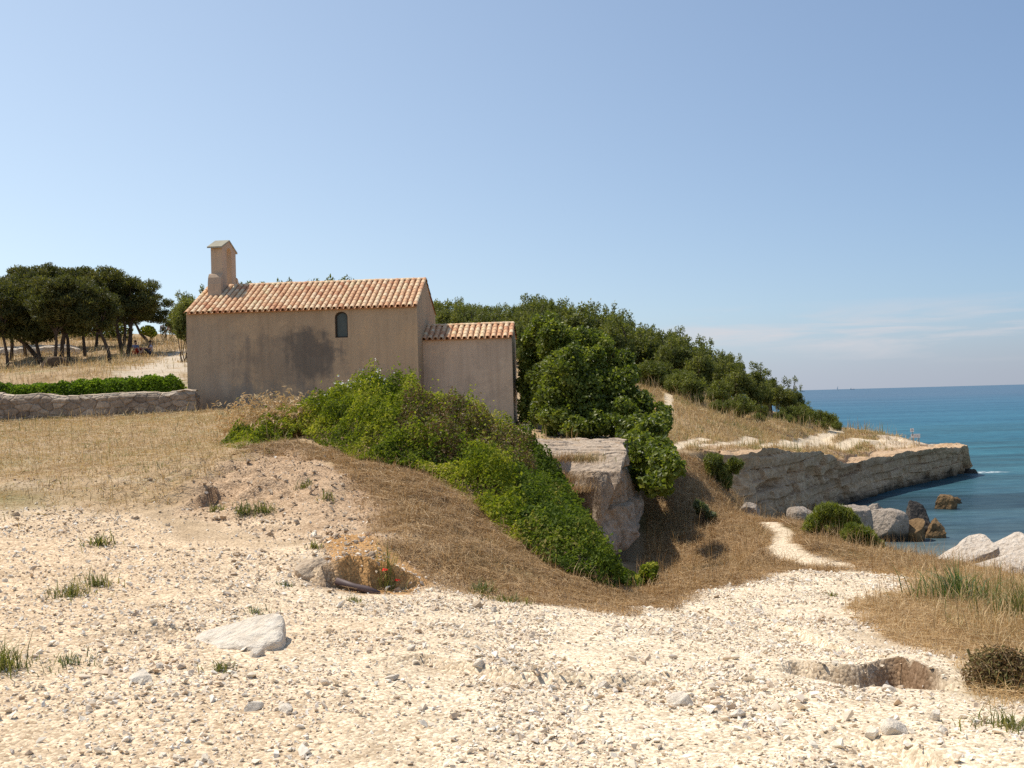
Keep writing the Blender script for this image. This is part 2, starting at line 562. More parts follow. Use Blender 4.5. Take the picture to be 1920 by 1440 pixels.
SCARPS.append((hits([(1440, 1262), (1500, 1256), (1580, 1264), (1640, 1258), (1690, 1256), (1745, 1274), (1800, 1292)]), [0, .10, .13, .15, .20, .20, 0], [0, .04, .05, .05, .08, .09, .0], .36))
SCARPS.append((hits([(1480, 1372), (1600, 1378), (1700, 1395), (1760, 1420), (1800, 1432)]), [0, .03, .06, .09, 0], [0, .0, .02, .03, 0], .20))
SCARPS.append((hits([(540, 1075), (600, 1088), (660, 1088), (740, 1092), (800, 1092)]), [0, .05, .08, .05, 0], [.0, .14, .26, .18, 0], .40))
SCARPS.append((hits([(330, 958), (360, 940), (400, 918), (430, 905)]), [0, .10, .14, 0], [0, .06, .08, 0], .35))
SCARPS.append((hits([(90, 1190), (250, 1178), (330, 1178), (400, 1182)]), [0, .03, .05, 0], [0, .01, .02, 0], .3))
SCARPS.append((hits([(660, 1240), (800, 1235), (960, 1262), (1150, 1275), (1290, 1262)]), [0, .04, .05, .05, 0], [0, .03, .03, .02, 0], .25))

# ------------------------------------------------------------------ zones of the ground
GRAVEL = hits([(-400, 985), (0, 985), (150, 968), (330, 990), (420, 1000), (560, 1018), (640, 1095), (870, 1112), (1050, 1140), (1160, 1148), (1230, 1142), (1330, 1108), (1440, 1078), (1540, 1068),
               (1600, 1062), (1735, 1085), (1720, 1112), (1600, 1125), (1560, 1135), (1600, 1165), (1660, 1200), (1720, 1225), (1800, 1245), (1825, 1290), (1850, 1310), (1930, 1310), (2300, 1330),
               (2300, 1700), (960, 1900), (-400, 1700)])
DIRT = hits([(320, 965), (345, 930), (430, 880), (480, 850), (530, 836), (590, 850), (640, 880), (690, 950), (730, 1015), (640, 1060), (560, 1015), (420, 985)])
ORANGE = hits([(610, 1010), (680, 1004), (740, 1040), (800, 1090), (740, 1105), (640, 1098), (610, 1060)])
SANDY = hits([(200, 720), (260, 690), (300, 668), (352, 655), (352, 720), (300, 730)])
PAVE = hits([(1650, 822), (1700, 826), (1800, 838), (1830, 846), (1760, 856), (1690, 860), (1640, 846), (1620, 832)])
PATHS = [(hits([(1262, 835), (1299, 828), (1323, 823)]), .35), (hits([(1321, 838), (1362, 834), (1406, 828), (1421, 823)]), .45),
         (hits([(1467, 839), (1513, 831), (1546, 823), (1568, 811), (1571, 802)]), .7), (hits([(1551, 841), (1590, 838), (1634, 830), (1680, 828)]), .6),
         (hits([(1252, 772), (1254, 742)]), .35), (hits([(1470, 828), (1500, 826), (1530, 818)]), .4), (hits([(1420, 840), (1450, 836)]), .3),
         (hits([(1575, 1060), (1520, 1052), (1490, 1043), (1468, 1030), (1465, 1010), (1470, 1000), (1440, 978)]), .32)]
BEACH_Z = SEA_Z + .25


def zone_w(x, y):
    n1 = fbm(xy3(x, y, .8), 3, 41)
    n2 = fbm(xy3(x, y, 3.0), 3, 43)
    e = .5 * n1 + .35 * n2
    gs = poly_sd(x, y, GRAVEL)
    soft = sstep(.5, -3.0, x)
    g = sstep(-.35 - 1.3 * soft, .35 + .5 * soft, gs + e * (.9 + 1.2 * soft))
    d = sstep(-.25, .25, poly_sd(x, y, DIRT) + e * .7)
    o = sstep(-.08, .12, poly_sd(x, y, ORANGE) + e * .35)
    s = sstep(-.5, .6, poly_sd(x, y, SANDY) + e * 2.0)
    pv = sstep(-.4, .4, poly_sd(x, y, PAVE) + e * 1.4)
    pa = np.zeros(len(x))
    for l, w in PATHS:
        dd, _ = seg_dist(x, y, l)
        pa = np.maximum(pa, 1 - sstep(w * .55, w * 1.15, dd + e * .5 * w))
    return g, d, o, s, pv, pa, n1, n2


def lerp(a, b, t):
    return a * (1 - t[:, None]) + np.asarray(b)[None] * t[:, None]


def ground_colour(x, y, z):
    g, d, o, s, pv, pa, n1, n2 = zone_w(x, y)
    col = np.tile(np.array([.43, .31, .185]), (len(x), 1))
    col = lerp(col, (.29, .195, .105), sstep(.0, .5, n1))
    col = lerp(col, (.20, .19, .075), .6 * sstep(.15, .5, fbm(xy3(x, y, .45), 3, 47)))
    # loose pale stones show through the left meadow
    st = sstep(.25, .5, fbm(np.stack([x * .35, y * 1.1, 0 * x], 1), 3, 49)) * (x < -1) * (y < 24)
    col = lerp(col, (.55, .45, .33), .7 * st)
    col = lerp(col, (.46, .335, .225), d)
    sand = sstep(-4, 1.5, x + .5 * n1 * 3)[:, None]
    gcol = np.array([.65, .515, .365])[None] * (1 - sand) + np.array([.74, .645, .505])[None] * sand
    gcol = gcol * (1 + .10 * n2[:, None])
    col = col * (1 - g[:, None]) + gcol * g[:, None]
    col = lerp(col, (.45, .27, .12), o)
    col = lerp(col, (.55, .46, .35), s)
    col = lerp(col, (.60, .50, .385), pv)
    col = lerp(col, (.66, .57, .44), pa)
    soil_and_shade = np.zeros(len(x))
    scarp_h(x, y, soil_and_shade)
    col = lerp(col, (.15, .085, .045), soil_and_shade * .92 * (1 - o))  # bare earth, darkened to paint in the shade of the hollow faces
    # sea-bed and wet sand
    b = sstep(BEACH_Z + .5, BEACH_Z, z)
    col = lerp(col, (.34, .31, .25), b)
    return np.clip(col, 0, 1), g, np.maximum(np.maximum(g, pa), np.maximum(d, pv))


def axis(segs):
    o = [segs[0][0]]
    for a, b, s0, s1 in segs:
        x = a
        while x < b - 1e-6:
            t = (x - a) / (b - a)
            x += s0 + (s1 - s0) * t
            o.append(min(x, b))
    return np.unique(np.array(o))


gx = axis([(-110, -30, 3, .5), (-30, -8, .5, .07), (-8, -3.5, .07, .045), (-3.5, 4.5, .04, .04), (4.5, 12, .045, .12), (12, 34, .12, .3), (34, 80, .4, 4)])
gy = axis([(-20, 2.5, 2, .1), (2.5, 12, .035, .05), (12, 24, .05, .1), (24, 80, .12, .3), (80, 200, .4, 5)])
GX, GY = np.meshgrid(gx, gy)
X, Yv = GX.ravel(), GY.ravel()
Z = height(X, Yv)
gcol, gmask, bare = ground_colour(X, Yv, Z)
nx, ny = len(gx), len(gy)
idx = np.arange(nx * ny).reshape(ny, nx)
quads = np.stack([idx[:-1, :-1].ravel(), idx[:-1, 1:].ravel(), idx[1:, 1:].ravel(), idx[1:, :-1].ravel()], 1)


def ground_mat():
    mt, nt, b = new_mat('dry_ground', .95, .1)
    p = gpos(nt)
    base = attr(nt, 'gcol').outputs['Color']
    gm = attr(nt, 'gravel').outputs['Fac']
    v = nd(nt, 'ShaderNodeTexVoronoi', {'Scale': 42., 'Vector': p})
    v2 = nd(nt, 'ShaderNodeTexVoronoi', {'Scale': 95., 'Vector': p})
    sp = nd(nt, 'ShaderNodeSeparateColor', {0: v.outputs['Color']}).outputs[0]
    sp2 = nd(nt, 'ShaderNodeSeparateColor', {0: v2.outputs['Color']}).outputs[0]
    fine = noise(nt, 30, 6, .7, p)
    mid = noise(nt, 4, 5, .65, p)
    k = ramp(nt, sp, [(0, (.72, .66, .6)), (.5, (1, .97, .93)), (1, (1.28, 1.27, 1.25))])
    k2 = ramp(nt, sp2, [(0, (.8, .76, .7)), (1, (1.18, 1.17, 1.16))])
    grav = mix(nt, 1., mix(nt, 1., base, k, 'MULTIPLY'), k2, 'MULTIPLY')
    soil_and_shade = mix(nt, 1., base, ramp(nt, fine, [(.25, (.6, .56, .5)), (.5, (1, 1, 1)), (.75, (1.35, 1.33, 1.3))]), 'MULTIPLY')
    col = mix(nt, gm, soil_and_shade, grav)
    col = mix(nt, 1., col, ramp(nt, mid, [(.3, (.82, .80, .77)), (.65, (1.1, 1.1, 1.1))]), 'MULTIPLY')
    nt.links.new(col, b.inputs['Base Color'])
    h = mth(nt, 'ADD', mth(nt, 'MULTIPLY', mth(nt, 'SUBTRACT', 1., v.outputs['Distance']), .6), mth(nt, 'MULTIPLY', fine, .7))
    bump(nt, b, h, .8, .022)
    return mt


M['ground'] = ground_mat()
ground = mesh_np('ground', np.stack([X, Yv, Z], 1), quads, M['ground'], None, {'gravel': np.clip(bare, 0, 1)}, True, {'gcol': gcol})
ground['kind'] = 'structure'


# ------------------------------------------------------------------ the sea
def sea_mat():
    mt, nt, b = new_mat('sea_water', .08, .28)
    b.inputs['IOR'].default_value = 1.333
    p = gpos(nt)
    sx = nd(nt, 'ShaderNodeSeparateXYZ', {0: p})
    far = nd(nt, 'ShaderNodeMapRange', {'Value': sx.outputs[1], 'From Min': 25., 'From Max': 700., 'To Min': 0., 'To Max': 1.}).outputs[0]
    far = mth(nt, 'POWER', far, .38)
    col = ramp(nt, far, [(0, (.07, .092, .09)), (.22, (.052, .088, .105)), (.40, (.035, .135, .175)), (.55, (.036, .128, .19)), (.75, (.05, .128, .195)), (1, (.075, .135, .20))])
    weed = noise(nt, .11, 4, .6, nd(nt, 'ShaderNodeMapping', {'Vector': p, 'Scale': (.35, 1., 1.)}).outputs[0])
    nearm = nd(nt, 'ShaderNodeMapRange', {'Value': sx.outputs[1], 'From Min': 45., 'From Max': 190., 'To Min': .75, 'To Max': 0.}).outputs[0]
    w = mth(nt, 'MULTIPLY', ramp(nt, weed, [(.46, (0, 0, 0)), (.58, (1, 1, 1))]), nearm)
    col = mix(nt, w, col, (.018, .035, .045))
    # pale sand under the shallow inlet
    c0 = P(1690, 1045, 33)
    dd = nd(nt, 'ShaderNodeVectorMath', {0: p, 1: (float(c0[0]), 31., SEA_Z)}, operation='DISTANCE').outputs['Value']
    sh = nd(nt, 'ShaderNodeMapRange', {'Value': dd, 'From Min': 2., 'From Max': 8., 'To Min': .9, 'To Max': 0.}).outputs[0]
    col = mix(nt, sh, col, (.125, .15, .14))
    # foam where the swell meets the point
    tip = P(1828, 884, 66)
    fm = nd(nt, 'ShaderNodeMapping', {'Vector': p, 'Location': (-float(tip[0]) * .35, -float(tip[1]) * .9, 0), 'Scale': (.35, .9, 1)}).outputs[0]
    fl = nd(nt, 'ShaderNodeVectorMath', {0: fm, 1: (0, 0, SEA_Z)}, operation='DISTANCE').outputs['Value']
    fk = mth(nt, 'MULTIPLY', nd(nt, 'ShaderNodeMapRange', {'Value': fl, 'From Min': .2, 'From Max': .9, 'To Min': 1., 'To Max': 0.}).outputs[0],
             ramp(nt, noise(nt, 2.2, 5, .7, p), [(.42, (0, 0, 0)), (.6, (1, 1, 1))]))
    col = mix(nt, fk, col, (.75, .78, .78))
    rip = noise(nt, 1.6, 5, .65, nd(nt, 'ShaderNodeMapping', {'Vector': p, 'Scale': (.45, 1.1, 1.)}).outputs[0])
    swell = noise(nt, .22, 4, .6, nd(nt, 'ShaderNodeMapping', {'Vector': p, 'Scale': (.4, 1., 1.), 'Rotation': (0, 0, .3)}).outputs[0])
    col = mix(nt, 1., col, ramp(nt, rip, [(.3, (.62, .68, .74)), (.7, (1.38, 1.32, 1.26))]), 'MULTIPLY')
    strk = noise(nt, .05, 5, .7, nd(nt, 'ShaderNodeMapping', {'Vector': p, 'Scale': (.25, 1., 1.), 'Rotation': (0, 0, .12)}).outputs[0])
    col = mix(nt, 1., col, ramp(nt, strk, [(.35, (.8, .84, .88)), (.65, (1.18, 1.15, 1.12))]), 'MULTIPLY')
    n1 = bump(nt, None, swell, .6, 1.2)
    n2 = bump(nt, None, rip, .55, .25, n1)
    df = nd(nt, 'ShaderNodeBsdfDiffuse', {'Color': col})
    gl = nd(nt, 'ShaderNodeBsdfGlossy', {'Roughness': .16, 'Color': (1, 1, 1, 1), 'Normal': n2})
    ms = nd(nt, 'ShaderNodeMixShader', {0: mth(nt, 'SUBTRACT', .13, mth(nt, 'MULTIPLY', fk, .11))})
    nt.links.new(df.outputs[0], ms.inputs[1])
    nt.links.new(gl.outputs[0], ms.inputs[2])
    nt.links.new(ms.outputs[0], nt.nodes['Material Output'].inputs['Surface'])
    return mt


M['sea'] = sea_mat()
n = 96
ang = np.arange(n) * 2 * math.pi / n
rad = [30, 120, 500, 2500, 12000, 60000]
V = [(30, 60, SEA_Z)]
for r_ in rad:
    V += [(30 + r_ * math.cos(a), 60 + r_ * math.sin(a), SEA_Z) for a in ang]
tri = np.array([[0, 1 + i, 1 + (i + 1) % n] for i in range(n)])
qd = np.array([[1 + k * n + i, 1 + (k + 1) * n + i, 1 + (k + 1) * n + (i + 1) % n, 1 + k * n + (i + 1) % n] for k in range(len(rad) - 1) for i in range(n)])
sea = mesh_np('sea', V, [tri, qd], M['sea'])
sea['kind'] = 'structure'


# ------------------------------------------------------------------ cliff and outcrop: sheets of rock that hang from a rim
def rock_sheet(name, rim, prof, ns, nv, mat, zb, inland, zlift=.03, disp=None, zin=1.4):
    """rim: (x,y) points, land on the left; the sheet starts INLAND metres behind the rim, rolls over it and goes down to zb"""
    rim = np.array(rim, float)
    seg = np.hypot(*np.diff(rim, axis=0).T)
    s = np.concatenate([[0], np.cumsum(seg)])
    L = s[-1]
    u = np.linspace(0, L, ns)
    rx, ry = np.interp(u, s, rim[:, 0]), np.interp(u, s, rim[:, 1])
    k = 9
    ker = np.ones(k) / k
    rx = np.convolve(np.pad(rx, k // 2, mode='edge'), ker, 'valid')
    ry = np.convolve(np.pad(ry, k // 2, mode='edge'), ker, 'valid')
    tx, ty = np.gradient(rx), np.gradient(ry)
    tl = np.hypot(tx, ty)
    ox, oy = ty / tl, -tx / tl
    zin = np.interp(u / L, np.linspace(0, 1, len(np.atleast_1d(zin))), np.atleast_1d(zin))
    zt = height(rx - ox * zin, ry - oy * zin) + zlift
    zt = np.convolve(np.pad(zt, 20, mode='edge'), np.ones(41) / 41, 'valid')
    nin = int(nv * .3)
    V, UU, VV = [], [], []
    for j in range(nin):
        o = -inland * (1 - j / nin)
        x, y = rx + ox * o, ry + oy * o
        oz = np.minimum(o, -zin)
        zz = height(rx + ox * oz, ry + oy * oz) + zlift * sstep(0, .25, np.full(len(x), j / nin)) - .08 * (j == 0)
        # keep the lip level with the rim
        zz = np.maximum(zz, zt - .12) if j > nin * .5 else zz
        V.append(np.stack([x, y, zz], 1))
        UU.append(u)
        VV.append(np.full(ns, -1 + j / nin))
    for j in range(nv - nin + 1):
        v = j / (nv - nin)
        o = prof(u / L, v)
        z = zt + (zb - zt) * v
        V.append(np.stack([rx + ox * o, ry + oy * o, z], 1))
        UU.append(u)
        VV.append(np.full(ns, v))
    V = np.concatenate(V)
    UU, VV = np.concatenate(UU), np.concatenate(VV)
    OX, OY = np.tile(ox, len(V) // ns), np.tile(oy, len(V) // ns)
    dn, dz = disp(V, UU / L, VV, UU)
    V[:, 0] += OX * dn
    V[:, 1] += OY * dn
    V[:, 2] += dz
    m_ = len(V) // ns
    ii = np.arange(m_ * ns).reshape(m_, ns)
    q = np.stack([ii[:-1, :-1].ravel(), ii[1:, :-1].ravel(), ii[1:, 1:].ravel(), ii[:-1, 1:].ravel()], 1)
    return mesh_np(name, V, q, mat, None, None, False)


def cliff_prof(u, v):
    under = -sstep(.62, .95, v) * (.2 + 1.3 * sstep(.42, .8, u))
    lip = (.14 + .35 * sstep(.4, .6, u)) * (1 - sstep(.0, .13, v))
    return lip + under + .25 * sstep(.15, .6, v) * (1 - sstep(.35, .7, u)) + .0 * u


def cliff_disp(V, u, v, s):
    z = V[:, 2]
    side = v >= 0
    zw = z + .12 * vnoise(np.stack([s * .35, z * 0, z * 0], 1), 61) + .38 * vnoise(np.stack([z * .9, s * .02, z * 0], 1), 69)
    lay = np.floor(zw / .42)
    lo = _hash(lay, lay * 0, lay * 0, 62) - .5
    blk = _hash(np.floor(s / 1.7 + 3.1 * _hash(lay, lay * 0, lay * 0, 63)), lay, lay * 0, 64) - .5
    fr = np.abs((zw / .42) % 1 - .5)
    joint = -.08 * sstep(.42, .5, fr) * (.3 + .7 * (vnoise(np.stack([s * .5, lay, z * 0], 1), 70) > 0))
    q = np.stack([V[:, 0], V[:, 1], z * 1.6], 1)
    dn = .22 * lo + .34 * blk + joint + .35 * fbm(q * .45, 4, 65) + .14 * fbm(q * 2.2, 4, 66)
    # slots and niches worn into the face
    for cu, cz, ru, rz, dep in ((.10, -2.25, .040, .16, .5), (.165, -2.15, .012, .26, .5), (.215, -2.15, .016, .24, .5), (.275, -2.45, .018, .18, .45)):
        dn -= dep * np.exp(-(((u - cu) / ru) ** 4 + ((z - cz) / rz) ** 4))
    dn *= np.where(side, sstep(-.02, .10, v) * .85 + .15, .0)
    top = (~side) * sstep(-1., -.7, v)
    dz = top * (.06 + .12 * (np.round(fbm(q * np.array([1.1, 1.1, 0.3]), 3, 67) * 3) / 3) + .06 * fbm(q * 4, 3, 68)) * (.25 + .75 * sstep(.5, .8, u) + .3 * sstep(-.2, 0, v))
    dz += side * (1 - sstep(0, .10, v)) * (.10 + .12 * fbm(q * 1.3, 3, 67))
    return dn, dz


cl_rim = [(7.0, 39.2), (8.0, 38.6), (8.9, 38.9), (9.5, 39.8), (10.9, 42.2), (15.1, 48.4), (17.3, 51.5), (22.2, 57.6), (28.4, 64.3), (29.8, 66.5), (28.6, 70), (26, 72.5), (24.8, 76)]
cliff = rock_sheet('cliff', cl_rim, cliff_prof, 700, 150, M['cliff'], -5.2, 1.9, .0, cliff_disp, (.8, .8, .8, 1.2, 1.5, 1.5, 1.5))
cliff['kind'] = 'structure'


def led_prof(u, v):
    left = 1 - sstep(.20, .36, u)
    step = left * .9 * ((np.floor(v * 4.2) + sstep(.55, .9, (v * 4.2) % 1)) / 4.2)
    under = -(1 - left) * 1.0 * sstep(.55, 1.0, v) + (1 - left) * .12 * sstep(.1, .4, v) * (1 - sstep(.5, .8, v))
    return step + under


def led_disp(V, u, v, s):
    z = V[:, 2]
    side = v >= 0
    q = V * np.array([1, 1, 1.3])
    zz = z + .10 * vnoise(np.stack([s * .7, z * 0, z * 0], 1), 71) + .05 * vnoise(np.stack([s * 2.4, z * 0, z * 0], 1), 72)
    cap = sstep(-.16, -.05, zz)
    low = 1 - sstep(-1.02, -.94, zz)
    dn = .10 * cap - .05 + .12 * low
    for zc, dp, wd in ((-.14, .20, .05), (-.98, .09, .03)):
        dn -= dp * np.exp(-((zz - zc) / wd) ** 2)
    blk = _hash(np.floor(s / 1.3 + .5 * cap), np.floor(cap * 1.5), z * 0, 77) - .5
    dn += .20 * blk + .42 * fbm(q * .7, 4, 73) + .12 * fbm(q * 2.6, 4, 74) + .05 * fbm(q * np.array([9, 9, 1.6]), 3, 75)
    dn -= .30 * np.exp(-((u - .385 - .012 * vnoise(np.stack([z * 3, z * 0, z * 0], 1), 76)) / .010) ** 2) * (zz < -.1)
    dn = dn * np.where(side, .15 + .85 * sstep(0, .10, v), 0)
    dz = np.where(side, (1 - sstep(0, .15, v)), sstep(-1, -.7, v)) * (.04 + .10 * (np.round(fbm(q * .9, 3, 78) * 3) / 3) + .05 * fbm(q * 3, 4, 79))
    return dn, dz


led_rim = [(-1.2, 23.4), (0.2, 23.3), (1.2, 22.9), (1.95, 22.8), (2.45, 23.3), (2.75, 24.6), (2.9, 27), (3.6, 30)]
ledge = rock_sheet('rock_outcrop', led_rim, led_prof, 360, 240, M['ledge'], -2.9, 3.0, .03, led_disp, 1.3)
tag(ledge, 'pinkish limestone outcrop with overhanging face below the chapel apse', 'rock')


# ------------------------------------------------------------------ boulders
def rock_np(dims, seed, cuts=13, sub=5, rough=.07, boxy=3.2, tilt=None, layers=0, flat_cut=.55):
    bm = bmesh.new()
    bmesh.ops.create_icosphere(bm, subdivisions=sub, radius=1)
    V = np.array([v.co[:] for v in bm.verts])
    Fc = np.array([[v.index for v in f.verts] for f in bm.faces])
    bm.free()
    r = np.random.default_rng(seed)
    V = V / (np.abs(V) ** boxy).sum(1)[:, None] ** (1 / boxy)
    for _ in range(cuts):
        nrm = r.normal(size=3)
        nrm /= np.linalg.norm(nrm)
        dd = r.uniform(flat_cut, .95)
        k = V @ nrm - dd
        V = V - np.maximum(k, 0)[:, None] * nrm * .93
    V = V * np.array(dims)
    m_ = max(dims)
    d = rough * m_ * fbm(V / m_ * 2.6 + seed, 5, seed) + rough * .35 * m_ * fbm(V / m_ * 9 + seed, 4, seed + 3)
    N = V / np.array(dims) ** 2
    N /= np.linalg.norm(N, axis=1)[:, None] + 1e-9
    V = V + N * d[:, None]
    if layers:
        V[:, 2] += .02 * m_ * np.sign(np.sin(V[:, 2] * layers))
    if tilt:
        V = V @ np.array(Matrix.Rotation(tilt[0], 3, 'X') @ Matrix.Rotation(tilt[1], 3, 'Y')).T
    return V, Fc


def boulder(name, loc, dims, label, mat, seed, rz=0., cat='rock', group=None, **kw):
    V, Fc = rock_np(dims, seed, **kw)
    o = mesh_np(name, V, Fc, mat, None, None, False)
    o.location = [float(v) for v in loc]
    o.rotation_euler = (0, 0, rz)
    return tag(o, label, cat, group)


def px_boulder(name, box, Y, depth, label, mat, seed, sink=.25, **kw):
    """a boulder that stands Y metres off and fills the given box of the photograph; DEPTH is its half size away from us"""
    x0, y0, x1, y1 = box
    a, b = P(x0, (y0 + y1) / 2, Y), P(x1, (y0 + y1) / 2, Y)
    t, bo = P((x0 + x1) / 2, y0, Y), P((x0 + x1) / 2, y1, Y)
    if Y > 36:
        bo = bo.copy()
        bo[2] = min(bo[2], SEA_Z - .45)
    hx, hz = (b[0] - a[0]) / 2, (t[2] - bo[2]) / 2
    c = (t + bo) / 2
    return boulder(name, (c[0], Y, c[2] - hz * sink * .5), (hx * 1.05, depth, hz * (1 + sink * .5) * 1.08), label, mat, seed, **kw)


SH = 'boulders in the cove'
px_boulder('boulder', (1478, 948, 1532, 992), 34.5, .7, 'pale pitted boulder left of the broom bush in the cove', M['shore'], 3, group=SH, rough=.10)
px_boulder('boulder', (1563, 934, 1628, 985), 36.5, .9, 'big grey rounded boulder right behind the broom bush', M['shore'], 8, group=SH, rough=.08)
px_boulder('boulder', (1626, 945, 1668, 968), 40.0, .4, 'small jagged pale rock behind the flat-topped block', M['shore'], 12, group=SH, rough=.16, cuts=14)
px_boulder('boulder', (1627, 958, 1692, 1003), 38.0, .75, 'flat-topped pale block with sides dark from wet algae and painted shade at the water', M['shore'], 21, group=SH, boxy=6., cuts=4, rough=.05)
px_boulder('boulder', (1690, 944, 1748, 990), 39.0, .7, 'black humped rock standing in the water', M['darkrock'], 33, group=SH, rough=.10, tilt=(0, -.3))
px_boulder('boulder', (1698, 974, 1738, 1001), 37.6, .5, 'brown flat-faced rock in front of the black rock', M['brownrock'], 41, group=SH, cuts=12)
px_boulder('boulder', (1730, 974, 1774, 998), 38.2, .5, 'brown rounded rock at the right end of the cove rocks', M['brownrock'], 44, group=SH, rough=.12)
px_boulder('boulder', (1753, 930, 1790, 945), 47.0, .5, 'low brown rock awash below the cliff', M['brownrock'], 51, group=SH, rough=.14)
px_boulder('boulder', (1782, 929, 1806, 935), 49.0, .3, 'smallest pinkish rock just breaking the surface beside the low brown one', M['brownrock'], 52, rough=.14)
px_boulder('boulder', (1802, 878, 1828, 897), 66.0, .7, 'dark rock with white foam at the tip of the cape', M['darkrock'], 57, rough=.12)
px_boulder('boulder', (1858, 890, 1878, 898), 65.0, .4, 'lone reddish rock awash off the tip of the cape', M['brownrock'], 58, rough=.12)
px_boulder('boulder', (1378, 944, 1428, 990), 29.0, .7, 'grey peaked boulder beside the upper end of the stepped path', M['shore'], 63, rough=.12, tilt=(0, .25))
px_boulder('boulder', (968, 797, 1003, 826), 33.5, .45, 'dark rounded boulder at the foot of the apse wall', M['greyrock'], 67, rough=.05)
px_boulder('boulder', (1630, 1026, 1652, 1044), 21.0, .25, 'small grey rock below the right end of the broom bush', M['lime'], 71, rough=.08)
px_boulder('boulder', (1732, 1047, 1764, 1060), 20.5, .25, 'small white rock at the left tip of the tilted slabs', M['lime'], 73, rough=.08)
SLB = 'tilted pale slabs by the water'


def slab(loc, dims, label, seed, rz, tilt):
    return boulder('rock_slab', loc, dims, label, M['limebig'], seed, rz, group=SLB, boxy=5.5, cuts=3, rough=.05, sub=5, tilt=tilt, flat_cut=.8)


p1 = P(1815, 1030, 18.6)
slab((p1[0] - .08, 18.6, p1[2] - .14), (.58, .34, .15), 'left slab of three, tilted up out of the ground with a rounded nose', 81, .1, (.36, -.56))
p2 = P(1886, 1012, 19.6)
slab((p2[0] + .1, 19.6, p2[2] - .22), (.42, .34, .13), 'slab at the back, only its top showing over the biggest slab', 84, .1, (.34, -.50))
p3 = P(1905, 1036, 17.2)
slab((p3[0] + .10, 17.2, p3[2] - .40), (1.12, .50, .17), 'biggest front slab, rough edge along the grass', 89, .0, (.50, -.40))
px_boulder('boulder', (1885, 1052, 1935, 1085), 15.8, .3, 'rough grey rock under the lower edge of the biggest slab', M['limebig'], 93, rough=.12)

# stones one can tell apart on the track
def ground_rock(px, py, w, h, d, label, seed, mat='limewhite', rz=0., sink=.65, **kw):
    q = hit(px, py)
    hx, hz = w / 2 * q[1] / F_PX, h / 2 * q[1] / F_PX
    return boulder('stone', (q[0], q[1] + d * .4, q[2] + hz * (1 - sink) * .8), (hx, d, hz * 1.25), label, M[mat], seed, rz, cat='stone', sub=kw.pop('sub', 4), **kw)


q = hit(440, 1212)
boulder('stone', (q[0], q[1] + .1, q[2] - .01), (.31, .24, .075), 'large white limestone block half buried in the track', M['limewhite'], 101, .2, 'stone', tilt=(.26, -.20), boxy=5, cuts=4, rough=.05, sub=5, flat_cut=.8)
q = hit(585, 1078)
boulder('stone', (q[0], q[1] + .16, q[2] + .02), (.19, .18, .16), 'tan knobbly rock at the left side of the washed-out hole', M['tanrock'], 131, .3, 'stone', rough=.12, boxy=3, cuts=12, sub=5)
for a in [(480, 1231, 34, 26, .05, 'grey split stone leaning on the large white block', 105, 'lime'),
          (262, 1275, 72, 20, .07, 'long low white stone at the left of the track', 107, 'lime'),
          (470, 1332, 46, 22, .05, 'left stone of the pair near the bottom of the track', 109, 'lime'),
          (532, 1333, 42, 18, .05, 'right smooth stone of the pair near the bottom of the track', 113, 'lime'),
          (298, 1253, 22, 12, .03, 'white stone just above the long low one', 115, 'lime'),
          (1282, 1322, 60, 30, .07, 'flat white slab stone in the middle of the track', 117, 'limebig'),
          (893, 1140, 34, 20, .06, 'pinkish stone in the little heap at the edge of the straw', 119, 'tanrock'),
          (925, 1147, 22, 14, .04, 'smaller stone on the right of the little heap', 121, 'lime'),
          (1640, 1382, 34, 22, .05, 'white stone near the lower right gully', 123, 'lime'),
          (1755, 1352, 32, 26, .045, 'squarish white stone above the lower gully', 125, 'limebig'),
          (1770, 1376, 26, 20, .04, 'white stone with a sharp corner beside the dry grass', 127, 'lime'),
          (1688, 1376, 66, 34, .08, 'lumpy white rock on the edge of the lower gully', 129, 'limebig'),
          (1668, 1296, 34, 18, .05, 'white rock in the mouth of the upper hollow', 133, 'limebig'),
          (1385, 1345, 40, 22, .05, 'pale wedge-shaped stone right of the flat slab', 135, 'lime'),
          (1770, 1170, 16, 12, .03, 'lone white stone in the straw below the reeds', 137, 'lime'),
          (770, 1220, 24, 16, .04, 'grey stone in the stony band across the track', 139, 'lime'),
          (895, 1250, 26, 18, .04, 'angular stone at the centre of the stony band', 141, 'lime'),
          (1130, 1290, 34, 18, .05, 'broad pale stone at the right of the stony band', 143, 'lime'),
          (735, 1275, 26, 14, .04, 'low stone at the lower edge of the stony band', 145, 'lime')]:
    ground_rock(*a[:5], a[5], a[6], 'tanrock' if a[7] == 'tanrock' else 'limewhite', rz=a[6] % 3, rough=.025, cuts=18, boxy=3.2, flat_cut=.45)


# ------------------------------------------------------------------ the chapel
TH = .068
CH0 = P(349, 590, 35.0)
CHZ = 1.42
chapel = thing('chapel', (CH0[0], 35.0, CHZ), 'small tan plastered chapel with orange tile roofs and bell gable', 'chapel', None, -TH)


